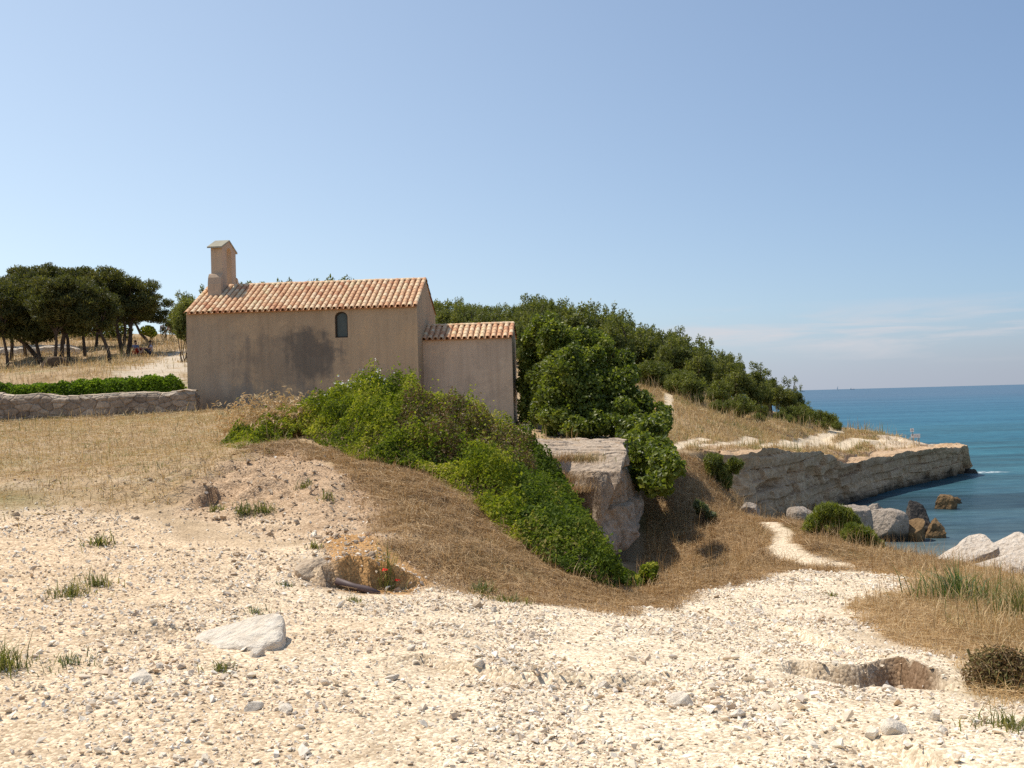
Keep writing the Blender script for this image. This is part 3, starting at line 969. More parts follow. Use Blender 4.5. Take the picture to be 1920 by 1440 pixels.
def stucco(name, base, stains):
    mt, nt, b = new_mat(name, .93, .15)
    p = ocoord(nt)
    n1 = noise(nt, 1.3, 5, .6, p)
    n2 = noise(nt, 14, 5, .65, p)
    streak = noise(nt, 2.2, 4, .6, nd(nt, 'ShaderNodeMapping', {'Vector': p, 'Scale': (1.6, 1.6, .22)}).outputs[0])
    col = mix(nt, n1, tuple(c * .88 for c in base), tuple(min(1, c * 1.08) for c in base))
    col = mix(nt, mth(nt, 'MULTIPLY', n2, .35), col, tuple(c * .75 for c in base))
    for cx, cz, rx, rz, amt, dark in stains:
        e = nd(nt, 'ShaderNodeMapping', {'Vector': p, 'Location': (-cx / rx, 0, -cz / rz), 'Scale': (1 / rx, 0, 1 / rz)}).outputs[0]
        l = nd(nt, 'ShaderNodeVectorMath', {0: e}, operation='LENGTH').outputs['Value']
        l = mth(nt, 'ADD', l, mth(nt, 'MULTIPLY', mth(nt, 'SUBTRACT', noise(nt, 1.8, 5, .65, p), .5), 1.6))
        l = mth(nt, 'ADD', l, mth(nt, 'MULTIPLY', mth(nt, 'SUBTRACT', streak, .5), 1.1))
        k = nd(nt, 'ShaderNodeMapRange', {'Value': l, 'From Min': .55, 'From Max': 1.15, 'To Min': amt, 'To Max': 0.}, interpolation_type='SMOOTHSTEP').outputs[0]
        col = mix(nt, k, col, dark)
    drip = noise(nt, 3.0, 5, .65, nd(nt, 'ShaderNodeMapping', {'Vector': p, 'Scale': (2.2, 2.2, .16)}).outputs[0])
    col = mix(nt, 1., col, ramp(nt, drip, [(.34, (.90, .89, .88)), (.52, (1, 1, 1)), (.72, (1.05, 1.05, 1.04))]), 'MULTIPLY')
    pt = noise(nt, .55, 6, .62, p, .6)
    col = mix(nt, 1., col, ramp(nt, pt, [(.44, (.90, .90, .91)), (.47, (1, 1, 1)), (.58, (1, 1, 1)), (.61, (1.09, 1.06, 1.02))]), 'MULTIPLY')
    cr = nd(nt, 'ShaderNodeTexVoronoi', {'Scale': .9, 'Vector': nd(nt, 'ShaderNodeMix', {0: .35, 4: p, 5: nd(nt, 'ShaderNodeTexNoise', {'Scale': 2.5, 'Detail': 4., 'Vector': p}).outputs['Color']}, data_type='VECTOR').outputs[1]}, feature='DISTANCE_TO_EDGE').outputs['Distance']
    ck_ = nd(nt, 'ShaderNodeMapRange', {'Value': cr, 'From Min': .0, 'From Max': .012, 'To Min': .4, 'To Max': 0.}).outputs[0]
    col = mix(nt, mth(nt, 'MULTIPLY', ck_, ramp(nt, n1, [(.48, (0, 0, 0)), (.6, (1, 1, 1))])), col, tuple(c * .5 for c in base))
    nt.links.new(col, b.inputs['Base Color'])
    bump(nt, b, n2, .35, .03)
    return mt


PL = (.52, .375, .24)
M['stucco'] = stucco('stained_plaster', PL, [(.8, 1.2, 1.5, 2.4, .45, (.33, .27, .21)), (3.6, 1.6, 2.0, 1.15, .5, (.19, .16, .135)), (4.35, 1.9, 1.0, 1.0, .65, (.13, .115, .10)),
                                            (2.6, .1, 2.4, .9, .5, (.26, .225, .185)), (7.1, 1.0, 1.5, .5, .35, (.34, .275, .215)), (1.0, .95, .55, .6, .45, (.45, .36, .27)), (2.1, .5, .45, .5, .4, (.22, .2, .18)), (4.0, -.25, 6.5, .75, .5, (.23, .185, .14))])
M['stucco2'] = stucco('clean_plaster', (.66, .50, .365), [])
M['stucco3'] = stucco('pink_plaster', (.56, .415, .29), [])
M['capstone'] = stucco('mossy_capstone', (.37, .34, .26), [])


def poly_prism(outer, hole, y0, y1, axis='y', holes_back=True):
    """a wall plate: outline in (u, z), thickness along the third axis, with an optional opening"""
    loops = [outer] + ([hole] if hole else [])
    tri = tessellate_polygon([[Vector((a, b, 0)) for a, b in l] for l in loops])
    flat = [p for l in loops for p in l]
    n_ = len(flat)

    def to(u, z, t):
        return (u, t, z) if axis == 'y' else (t, u, z)
    V_ = [to(u, z, y0) for u, z in flat] + [to(u, z, y1) for u, z in flat]
    T = [list(t) for t in tri] + [[i + n_ for i in t][::-1] for t in tri]
    Q, o = [], 0
    for l in loops:
        k = len(l)
        for i in range(k):
            a, b_ = o + i, o + (i + 1) % k
            Q.append([a, b_, b_ + n_, a + n_])
        o += k
    return V_, [np.array(T), np.array(Q)]


def fix_normals(o):
    bm = bmesh.new()
    bm.from_mesh(o.data)
    bmesh.ops.recalc_face_normals(bm, faces=bm.faces)
    bm.to_mesh(o.data)
    bm.free()
    return o


NL, NW, NE, NR = 8.12, 4.4, 3.40, 4.56     # nave length, width, eaves, ridge
AL, AE, AR, AY0, AY1 = 11.28, 2.30, 2.84, 1.1, 3.3
ct, stn = math.cos(TH), math.sin(TH)


def to_local(w):
    dx, dy = w[0] - CH0[0], w[1] - 35.0
    return np.array([dx * ct - dy * stn, dx * stn + dy * ct, w[2] - CHZ])


def on_front(px, py, ly=0.0):
    """the point of a wall plane (local y = ly) behind a pixel, in the chapel's own coordinates"""
    a, b = to_local(P(px, py, 20)), to_local(P(px, py, 60))
    t = (ly - a[1]) / (b[1] - a[1])
    return a + (b - a) * t


wl, wr = on_front(628, 610), on_front(652, 610)
wt, wb = on_front(640, 584), on_front(640, 633)
wx0, wx1, wz0, wz1 = wl[0], wr[0], wb[2], wt[2]


def arch(x0, x1, z0, z1, n=9):
    r = (x1 - x0) / 2
    c = (x0 + x1) / 2
    rz = r * .85
    pts = [(x0, z0), (x1, z0)]
    pts += [(c + r * math.cos(a), z1 - rz + rz * math.sin(a)) for a in np.linspace(0, math.pi, n)]
    return pts


wall = MB()
front = [(0, -2.2), (NL, -2.2), (NL - .0, NE), (0, NE)]
wall.add(*poly_prism(front, arch(wx0, wx1, wz0, wz1), 0, .5))
wall.box(0, NL, NW - .5, NW, -2.2, NE)
for x0, x1 in ((0.0, .5), (NL - .5, NL)):
    wall.add(*poly_prism([(.5, -2.2), (NW - .5, -2.2), (NW - .5, NE), (NW / 2, NR - .06), (.5, NE)], None, x0, x1, 'x'))
    # the slopes of the gable down to the eaves
    wall.add(*poly_prism([(0, NE), (.5, NE), (.5, NE + .24)], None, x0, x1, 'x'))
    wall.add(*poly_prism([(NW, NE), (NW - .5, NE + .24), (NW - .5, NE)], None, x0, x1, 'x'))
    wall.add(*poly_prism([(.5, NE), (NW / 2, NR - .06), (.5, NE + .24)], None, x0 + .002, x1 - .002, 'x'))
    wall.add(*poly_prism([(NW - .5, NE), (NW - .5, NE + .24), (NW / 2, NR - .06)], None, x0 + .002, x1 - .002, 'x'))
fix_normals(wall.build('wall', M['stucco'], chapel))
win = thing('window', (0, 0, 0), 'x', 'x')
for k in ('label', 'category'):
    del win[k]
win.parent = chapel
gl, nt, b = new_mat('dull_green_glass', .35, .5)
nt.links.new(mix(nt, noise(nt, 3, 3, .6, ocoord(nt)), (.045, .058, .05), (.085, .10, .085)), b.inputs['Base Color'])
M['pane'] = gl
M['frame'] = plain_mat('dark_bronze_frame', (.045, .032, .022), .6)
o = MB()
o.add(*poly_prism(arch(wx0 + .03, wx1 - .03, wz0 + .03, wz1 - .03), None, .135, .15))
fix_normals(o.build('pane', M['pane'], win))
o = MB()
o.add(*poly_prism(arch(wx0 + .001, wx1 - .001, wz0 + .001, wz1 - .001), arch(wx0 + .045, wx1 - .045, wz0 + .045, wz1 - .045), .08, .14))
fix_normals(o.build('frame', M['frame'], win))

apse = MB()
apse.box(NL - .2, AL, AY0, AY1, -2.4, AE)
apse.add(*poly_prism([(AY0, AE), (AY1, AE), ((AY0 + AY1) / 2, AR - .05)], None, NL - .2, AL, 'x'))
apse_o = fix_normals(apse.build('apse', M['stucco2'], chapel))


def tile_mat():
    mt, nt, b = new_mat('canal_tiles', .85, .2)
    f = attr(nt, 'rnd').outputs['Fac']
    col = ramp(nt, f, [(0, (.52, .25, .135)), (.25, (.63, .36, .20)), (.5, (.69, .45, .265)), (.75, (.73, .54, .35)), (1, (.67, .51, .30))], 'LINEAR')
    n = noise(nt, 9, 5, .7, ocoord(nt))
    col = mix(nt, mth(nt, 'MULTIPLY', ramp(nt, n, [(.55, (0, 0, 0)), (.8, (1, 1, 1))]), .45), col, (.40, .28, .17))
    nt.links.new(col, b.inputs['Base Color'])
    bump(nt, b, n, .3, .01)
    return mt


M['tile'] = tile_mat()


def tile(mb, p0, up, side, nrm, length, r0, r1, rnd, flip=False, n=7, th=.014):
    """one half-round tile from p0 up the slope"""
    t = np.linspace(0, math.pi, n)
    sg = -1 if flip else 1
    V_ = []
    for (l, r) in ((0, r0), (length, r1)):
        for rr in (r, r - th):
            V_.append(p0 + up * l + rr * np.cos(t)[:, None] * side + sg * rr * .82 * np.sin(t)[:, None] * nrm)
    V_ = np.concatenate(V_)
    F_ = []
    for i in range(n - 1):
        F_ += [[i, i + 1, 2 * n + i + 1, 2 * n + i], [n + i + 1, n + i, 3 * n + i, 3 * n + i + 1], [i + 1, i, n + i, n + i + 1]]
    mb.add(V_, np.array(F_), rnd)


def tiled_roof(name, x0, x1, y0, y1, ze, zr, parent, over=.13, pitch=.2, ends=True):
    mb = MB()
    ym = (y0 + y1) / 2
    ncol = int(round((x1 - x0) / pitch))
    pw = (x1 - x0) / ncol
    for sgn in (1, -1):
        ye = y0 if sgn == 1 else y1
        run = abs(ym - ye)
        L = math.hypot(run, zr - ze)
        up = np.array([0, sgn * run / L, (zr - ze) / L])
        nrm = np.array([0, -sgn * (zr - ze) / L, run / L])
        side = np.array([1.0, 0, 0])
        # board under the tiles
        e0 = np.array([0, ye, ze]) - up * (over - .05)
        e1 = np.array([0, ym, zr])
        for a, b_ in ((x0, x1),):
            q0 = [np.array([xx, 0, 0]) + e + nrm * h for h in (-.02, .0) for xx, e in ((a, e0), (b_, e0), (b_, e1), (a, e1))]
            mb.add(q0, np.array([[0, 1, 2, 3], [7, 6, 5, 4], [0, 4, 5, 1], [1, 5, 6, 2], [2, 6, 7, 3], [3, 7, 4, 0]]), .12)
        step = .30
        rows = int(math.ceil((L + over) / step))
        for i in range(ncol + 1):
            for j in range(rows):
                l0 = -over + j * step + random.uniform(-.012, .012)
                ln = min(.40, L - l0 + .02)
                if ln < .06:
                    continue
                base = np.array([x0 + i * pw, ye, ze])
                jx = random.uniform(-.007, .007)
                tilt = nrm * .016
                # weathered in patches
                cl = random.betavariate(1.6, 1.4)
                tile(mb, base + up * l0 + nrm * (.042 + .018) + side * jx, up - tilt * .6, side, nrm, ln, pw * .40, pw * .33, cl)
                if i < ncol:
                    tile(mb, base + side * (pw / 2) + up * (l0 - .02) + nrm * .078, up - tilt * .4, side, nrm, ln, pw * .34, pw * .40, cl * .5, True, 5)
    o_ = mb.build(name, M['tile'], parent)
    rb = MB()
    nr = max(2, int((x1 - x0) / .36))
    for k in range(nr):
        xa = x0 - .03 + k * (x1 - x0 + .03) / nr
        tile(rb, np.array([xa, ym, zr + .03 + random.uniform(-.008, .008)]), np.array([1., 0, .012]), np.array([0, 1., 0]), np.array([0, 0, 1.]), (x1 - x0) / nr + .05, .10, .085, random.uniform(.3, .9))
    ro = rb.build('ridge_tiles', M['tile'], o_)
    return o_


tiled_roof('roof', .06, NL - .04, 0, NW, NE + .03, NR, chapel)
ar_ = tiled_roof('apse_roof', NL + .07, AL - .02, AY0, AY1, AE + .03, AR, chapel)

# bell gable
tl = on_front(397, 470, 1.6)
tr_ = on_front(418, 470, 1.6)
bx0, bx1 = tl[0], tr_[0]
zt_ap = on_front(428, 450, 2.2)[2]
zt_ev = on_front(404, 461, 1.6)[2]
bell = MB()
yb0, yb1, ymid = 1.50, 2.95, 2.225
zb_ = NE + .55
outer = [(yb0, zb_), (yb1 + .0, zb_), (yb1, zt_ev), (ymid, zt_ap - .06), (yb0, zt_ev)]
za0 = on_front(428, 533, ymid)[2]
za1 = on_front(428, 465, ymid)[2]
bell.add(*poly_prism(outer, arch(ymid - .26, ymid + .26, za0, za1), bx0, bx1, 'x'))
# shoulders that widen the foot of the gable
sh_top = on_front(405, 512, 1.4)[2]
for sg, ya in ((1, yb0), (-1, yb1)):
    prof_ = [(ya + sg * .02, zb_ - .5), (ya - sg * .30, zb_ - .5), (ya - sg * .24, sh_top - .40), (ya - sg * .19, sh_top - .17), (ya - sg * .11, sh_top - .04), (ya + sg * .02, sh_top)]
    bell.add(*poly_prism(prof_, None, bx0 - .05, bx1 + .03, 'x'))
bell.box(bx0 - .06, bx1 + .025, yb0 + .02, yb1 - .02, zb_ - .5, zb_ + .42)
bell.add(*poly_prism([(bx1 + .05, zb_ - .4), (bx1 + .26, zb_ - .4), (bx1 + .12, zb_ + .16), (bx1 + .05, zb_ + .40)], None, yb0 - .1, yb1 + .1, 'y'))
bo = fix_normals(bell.build('bell_gable', M['stucco3'], chapel))
cap = MB()
for sg in (1, -1):
    ye_ = yb0 - .13 if sg == 1 else yb1 + .13
    dz_ = (zt_ap - zt_ev) / (ymid - yb0)
    z_e = zt_ap - .06 - dz_ * abs(ymid - ye_) + .005
    prof_ = [(ye_, z_e), (ymid, zt_ap - .055), (ymid, zt_ap), (ye_, z_e + .055)]
    cap.add(*poly_prism(prof_, None, bx0 - .09, bx1 + .03, 'x'))
fix_normals(cap.build('coping', M['capstone'], bo))


# ------------------------------------------------------------------ rubble wall beside the chapel
def wall_mat():
    mt, nt, b = new_mat('rubble_stone', .93, .15)
    c = attr(nt, 'rnd').outputs['Fac']
    p = gpos(nt)
    n = noise(nt, 9, 6, .7, p)
    col = ramp(nt, c, [(0, (.12, .09, .07)), (.35, (.27, .21, .16)), (.7, (.43, .34, .255)), (1, (.60, .50, .39))])
    col = mix(nt, 1., col, ramp(nt, n, [(.3, (.6, .58, .55)), (.7, (1.25, 1.23, 1.2))]), 'MULTIPLY')
    nt.links.new(col, b.inputs['Base Color'])
    bump(nt, b, n, .7, .04)
    return mt


M['wall'] = wall_mat()
wr_ = P(366, 750, 33.6)
wl_ = np.array([-24.0, 32.6])
WL = math.hypot(wr_[0] - wl_[0], wr_[1] - wl_[1])
dirw = np.array([wr_[0] - wl_[0], wr_[1] - wl_[1]]) / WL
nrmw = np.array([dirw[1], -dirw[0]])
ns, nv = 900, 56
s = np.linspace(0, WL + .6, ns)
bx, by = wl_[0] + dirw[0] * np.minimum(s, WL), wl_[1] + dirw[1] * np.minimum(s, WL)
back = np.maximum(s - WL, 0)
bx, by = bx - nrmw[0] * back, by - nrmw[1] * back
gz = height(bx + nrmw[0] * .1, by + nrmw[1] * .1)
topz = np.interp(s, [0, WL - 6, WL - 3.5, WL - 2.2, WL, WL + 1], [2.16, 2.16, 2.06, 2.12, 2.10, 2.10])
lev = np.linspace(0, 1, nv)
VV, RN = [], []
nface = int(nv * .72)
cu = np.floor(s / .55)
topz = topz + .05 * vnoise(np.stack([s * 1.3, 0 * s, 0 * s], 1), 91) + .05 * (_hash(np.floor(s / .42), cu * 0, cu * 0, 92) - .5)
for j in range(nv):
    if j < nface:
        v = j / (nface - 1)
        z = gz - .25 + (topz - gz + .25) * v
        f1, f2, cid = cells(s / .42 + .3 * vnoise(np.stack([s * .8, z * 2, 0 * s], 1), 95), z / .20, 93)
        edge = sstep(.02, .16, f2 - f1)
        off = .025 * edge + .03 * (cid - .5) - .06 * sstep(.85, 1, v) * 1.5 + .03 * fbm(np.stack([s * 5, z * 5, 0 * s], 1), 3, 94)
        big = fbm(np.stack([s * .9, z * 1.5, 0 * s], 1), 4, 99)
        RN.append(np.clip(.22 + cid * .45 + .5 * big - .10 * (1 - edge) + .45 * sstep(.86, 1., v), 0, 1))
    else:
        v = (j - nface) / (nv - nface - 1)
        z = topz + .03 * math.sin(v * 3.1) + .03 * fbm(np.stack([s * 3, 0 * s + v * 2, 0 * s], 1), 3, 97)
        off = -.09 - .5 * v + 0 * s
        RN.append(.8 + .2 * fbm(np.stack([s * 2, 0 * s + v, 0 * s], 1), 3, 98))
    nx_, ny_ = np.where(s > WL, dirw[0], nrmw[0]), np.where(s > WL, dirw[1], nrmw[1])
    VV.append(np.stack([bx + nx_ * off, by + ny_ * off, z], 1))
ii = np.arange(nv * ns).reshape(nv, ns)
qd = np.stack([ii[:-1, :-1].ravel(), ii[:-1, 1:].ravel(), ii[1:, 1:].ravel(), ii[1:, :-1].ravel()], 1)
sw = mesh_np('stone_wall', np.concatenate(VV), qd, M['wall'], None, {'rnd': np.concatenate(RN)}, False)
tag(sw, 'low rubble stone wall running left from the corner of the chapel', 'wall')


# ------------------------------------------------------------------ leaves, blades, plants
def unit(v):
    return v / (np.linalg.norm(v, axis=-1, keepdims=True) + 1e-9)


def leaves(Cn, N, size, width=.6, fold=.12, flat=.6, r=rng, updir=None):
    """kite-shaped leaves at the points Cn that face roughly N; returns vertices, quads"""
    n = len(Cn)
    N = unit(N + flat * r.normal(size=(n, 3)))
    a = r.normal(size=(n, 3))
    if updir is not None:
        a = a * .6 + updir
    T = unit(a - (a * N).sum(1)[:, None] * N)
    B = np.cross(N, T)
    l = np.asarray(size) * r.uniform(.65, 1.35, n)
    l = l[:, None]
    V = np.stack([Cn - T * l * .5, Cn + B * l * width * .5 + N * l * fold, Cn + T * l * .5, Cn - B * l * width * .5 + N * l * fold], 1)
    return V.reshape(-1, 3), np.arange(4 * n).reshape(n, 4)


def rep(a, k):
    return np.repeat(np.asarray(a), k)


def blades(base, length, width, lean, r=rng, wind=(0.2, 0.0)):
    """curved grass blades: a quad and a tip each"""
    n = len(base)
    az = r.uniform(0, 2 * math.pi, n)
    ln = np.asarray(length) * r.uniform(.5, 1.4, n)
    le = np.clip(np.asarray(lean) + r.normal(0, .3, n), -.2, 1.5)
    h = np.stack([np.cos(az) + wind[0], np.sin(az) + wind[1], 0 * az], 1)
    h = unit(h)
    sd = np.stack([-h[:, 1], h[:, 0], 0 * az], 1)
    d1 = h * np.sin(le * .6)[:, None] + np.array([0, 0, 1.]) * np.cos(le * .6)[:, None]
    d2 = h * np.sin(np.minimum(le * 1.5, 1.75))[:, None] + np.array([0, 0, 1.]) * np.cos(np.minimum(le * 1.5, 1.75))[:, None]
    w = (np.asarray(width) * r.uniform(.7, 1.3, n))[:, None]
    mid = base + d1 * (ln * .5)[:, None]
    tip = mid + d2 * (ln * .5)[:, None]
    V = np.stack([base - sd * w * .5, base + sd * w * .5, mid + sd * w * .4, mid - sd * w * .4, tip], 1)
    i = np.arange(n) * 5
    return V.reshape(-1, 3), [np.stack([i, i + 1, i + 2, i + 3], 1), np.stack([i + 3, i + 2, i + 4], 1)]


def straws(base, N, length, width, r=rng):
    """loose flattened straws that lie on the ground"""
    n = len(base)
    a = r.normal(size=(n, 3))
    T = unit(a - .85 * (a * N).sum(1)[:, None] * N)
    sd = unit(np.cross(T, N + .4 * r.normal(size=(n, 3))))
    l = (np.asarray(length) * r.uniform(.5, 1.5, n))[:, None]
    w = (np.asarray(width) * r.uniform(.6, 1.3, n))[:, None]
    c = base + N * (l * r.uniform(.02, .25, (n, 1)))
    V = np.stack([c - T * l * .5 - sd * w * .5, c - T * l * .5 + sd * w * .5, c + T * l * .5 + sd * w * .3 + N * l * .06, c + T * l * .5 - sd * w * .3 + N * l * .06], 1)
    return V.reshape(-1, 3), np.arange(4 * n).reshape(n, 4)


def scatter(poly, density, r=rng, keep=None):
    """random places inside a polygon of the ground; keep(x, y) gives the chance that a place stays"""
    a = np.array(poly)
    x0, y0, x1, y1 = a[:, 0].min(), a[:, 1].min(), a[:, 0].max(), a[:, 1].max()
    n = int((x1 - x0) * (y1 - y0) * density)
    x, y = r.uniform(x0, x1, n), r.uniform(y0, y1, n)
    k = inside(x, y, poly)
    x, y = x[k], y[k]
    if keep is not None:
        k = r.uniform(0, 1, len(x)) < keep(x, y)
        x, y = x[k], y[k]
    return x, y


def pts_on(x, y, dz=0.0):
    return np.stack([x, y, height(x, y) + dz], 1)


def gnormal(x, y):
    e = .12
    hx = (height(x + e, y, False) - height(x - e, y, False)) / (2 * e)
    hy = (height(x, y + e, False) - height(x, y - e, False)) / (2 * e)
    return unit(np.stack([-hx, -hy, np.ones(len(x))], 1))


# --- pines
def blob_points(blobs, n, r, shell=.45):
    B = np.array([list(b[0]) + list(b[1]) for b in blobs])
    vol = (B[:, 3] * B[:, 4] * B[:, 5]) ** .8
    k = r.choice(len(B), n, p=vol / vol.sum())
    d = unit(r.normal(size=(n, 3)))
    rad = r.uniform(0, 1, n) ** shell
    return B[k, :3] + d * B[k, 3:] * rad[:, None], d, k


def crown_mesh(name, blobs, n, size, mat, parent, r, width=.3, flat=.8, up=.6):
    Cn, d, k = blob_points(blobs, n, r)
    T = d + np.array([0, 0, up])
    V_, F_ = leaves(Cn, d, size, width, .06, flat, r, T * 1.2)
    br = r.uniform(0, 1, len(blobs))
    rn = np.clip(.55 * r.uniform(0, 1, n) + .45 * br[k], 0, 1)
    return mesh_np(name, V_, F_, mat, parent, {'rnd': rep(rn, 4)})


def crown_blobs(c, rad, n, r, flatten=.55, rr=(.26, .45)):
    out = []
    for _ in range(n):
        d = unit(r.normal(size=3))
        q = d * r.uniform(.25, .85) ** .5
        q[2] = max(q[2], -.75)
        s = r.uniform(*rr) * min(rad[0], rad[1], rad[2] * 1.4)
        out.append((np.array(c) + q * np.array(rad) * .8, np.array([s, s, s * flatten * r.uniform(.85, 1.35)])))
    return out


def limb(mb, a, b, r0, r1, r, wig=.12):
    a, b = np.array(a), np.array(b)
    L = np.linalg.norm(b - a)
    mid = (a + b) / 2 + r.normal(size=3) * L * wig * .5
    mb.tube([a, (a + mid) / 2 + r.normal(size=3) * L * .03, mid, (mid + b) / 2 + r.normal(size=3) * L * .03, b], np.linspace(r0, r1, 5), 6)


def pine(trunk_px, Y, crown, label, seed, group, tr=.13, nb=64, nl=13000, extra=()):
    """an umbrella-crowned pine: trunk through the given pixels, crown ellipse (cx, cy, rx, ry), both Y metres off"""
    r = np.random.default_rng(seed)
    base = hit(*trunk_px[0], y0=35)
    Yb = base[1] if abs(base[1] - Y) < 9 else Y
    if Yb == Y:
        base = P(*trunk_px[0], Y)
    root = thing('pine_tree', base, label, 'tree', group)
    pts = [P(px, py, Yb) - base for px, py in trunk_px]
    pts[0] = np.array([0, 0, -.25])
    sc = Yb / F_PX
    c = P(crown[0], crown[1], Yb) - base
    rad = (crown[2] * sc, min(crown[2], 62) * sc * .95, crown[3] * sc)
    bl = crown_blobs(c, rad, nb, r, .6, (.18, .38))
    for e in extra:
        ce = P(e[0], e[1], Yb) - base
        bl += crown_blobs(ce, (e[2] * sc, e[2] * sc, e[3] * sc), 6, r, .6, (.4, .6))
    mb = MB()
    top = pts[-1]
    mb.tube(pts, np.linspace(tr, tr * .6, len(pts)), 8)
    fork = top
    for b in bl[::2]:
        k = r.uniform(.5, 1)
        limb(mb, pts[-2] * (1 - k) + top * k, b[0], tr * .42, .02, r)
    mb.build('trunk', M['bark'], root)
    crown_mesh('crown', bl, nl, .24, M['pine'], root, r, .26)
    return root


GR = 'pines of the grove left of the chapel'
pine([(15, 692), (13, 665), (8, 640), (2, 615)], 57, (-12, 583, 72, 76), 'leftmost pine of the grove with a thin wavy trunk', 1, GR, .10)
pine([(78, 688), (66, 666), (48, 645), (24, 628), (5, 612)], 57, (22, 570, 76, 66), 'pine with a trunk leaning far to the left, its foot by a dark hump', 2, GR, .15)
pine([(82, 690), (73, 664), (68, 642), (72, 622)], 58, (70, 593, 62, 66), 'short bent pine rising from the same foot as the left-leaning one', 3, GR, .12)
pine([(101, 690), (104, 665), (106, 640), (104, 620)], 57, (105, 568, 65, 72), 'left one of the twin upright pine trunks', 4, GR, .11)
pine([(111, 692), (116, 668), (117, 640), (122, 618)], 57.5, (138, 573, 62, 72), 'right, thicker one of the twin upright pine trunks', 5, GR, .14)
pine([(129, 676), (128, 655), (127, 635), (118, 610)], 62, (90, 532, 52, 44), 'tall pine with a small tuft standing out above the grove', 6, GR, .13, extra=[(86, 505, 16, 10)])
pine([(206, 682), (204, 662), (196, 640), (184, 615)], 59, (176, 573, 62, 64), 'pine with a pale leaning trunk in front of the shaded bank', 7, GR, .13)
pine([(229, 664), (226, 645), (220, 620), (216, 596)], 63, (205, 553, 62, 60), 'straight dark pine, left one of the pair by the seated people', 8, GR, .16, extra=[(212, 512, 20, 12)])
pine([(239, 664), (244, 640), (245, 615), (247, 590)], 63.5, (255, 560, 56, 58), 'straight dark pine, right one of the pair by the seated people', 9, GR, .17)
pine([(283, 644), (272, 634), (263, 625), (257, 612), (250, 600)], 66, (284, 576, 46, 34), 'pine with a crooked bare pale trunk bending over the seated people', 10, GR, .12, nl=4200, nb=18)
pine([(48, 668), (46, 650), (42, 620)], 68, (42, 534, 56, 38), 'pine at the back of the grove seen through the left gap', 12, GR, .13, extra=[(28, 508, 12, 8)])
pine([(160, 668), (158, 650), (155, 620)], 69, (150, 534, 54, 38), 'pine at the back of the grove with a rounded top in the middle', 13, GR, .13)


for i, (px, py, Y, lab) in enumerate([(-70, 672, 60, 'unseen pine beyond the left edge, added to shade the grove'), (-25, 655, 72, 'pine deep in the grove behind the leftmost trunk, added for shade'), (60, 655, 75, 'pine deep in the grove behind the left-leaning trunk, added for shade'),
                                      (118, 652, 76, 'pine deep in the grove behind the twin trunks, added for shade'), (180, 650, 74, 'pine deep in the grove behind the pale leaning trunk, added for shade'), (232, 648, 74, 'pine deep in the grove behind the dark pair, added for shade'), (20, 676, 64, 'pine in the left gap of the grove with a short trunk, added for shade')]):
    pine([(px, py), (px + 3, py - 30), (px - 2, py - 60)], Y, (px, 578, 50, 44), lab, 40 + i, GR, .12, nb=34, nl=9000)  # extra pines, put in to cast shade on the grove floor

# --- generic shrub of leaves
def shrub(name, base, blobs, n, size, mat, label, cat='bush', seed=1, width=.55, flat=.7, up=.3, stems=8, stem_mat=None, group=None, part='foliage', shell=.4, tip=0, tipmat=None):
    """blobs are offsets from the base"""
    r = np.random.default_rng(seed)
    root = thing(name, base, label, cat, group)
    mb = MB()
    for i in range(stems):
        b = blobs[i % len(blobs)]
        q = np.array(b[0]) + r.normal(size=3) * np.array(b[1]) * .4
        st = np.array([q[0] * .35, q[1] * .35, -.1])
        limb(mb, st, q, .03, .008, r, .2)
    mb.build('branches', stem_mat or M['bark'], root)
    Cn, d, k = blob_points(blobs, n, r, shell)
    V_, F_ = leaves(Cn, d * .7 + np.array([0, 0, up]), size, width, .12, flat, r)
    rn = np.clip(.7 * r.uniform(0, 1, n) + .3 * r.uniform(0, 1, len(blobs))[k], 0, 1)
    mesh_np(part, V_, F_, mat, root, {'rnd': rep(rn, 4)})
    return root


def px_blobs(base, l, r):
    """ellipses of the picture (px, py, rx, ry, distance, half depth) as blobs round the base"""
    o = []
    for px, py, rx, ry, Y, dp in l:
        o.append((P(px, py, Y) - np.asarray(base), np.array([rx * Y / F_PX, dp, ry * Y / F_PX])))
    return o


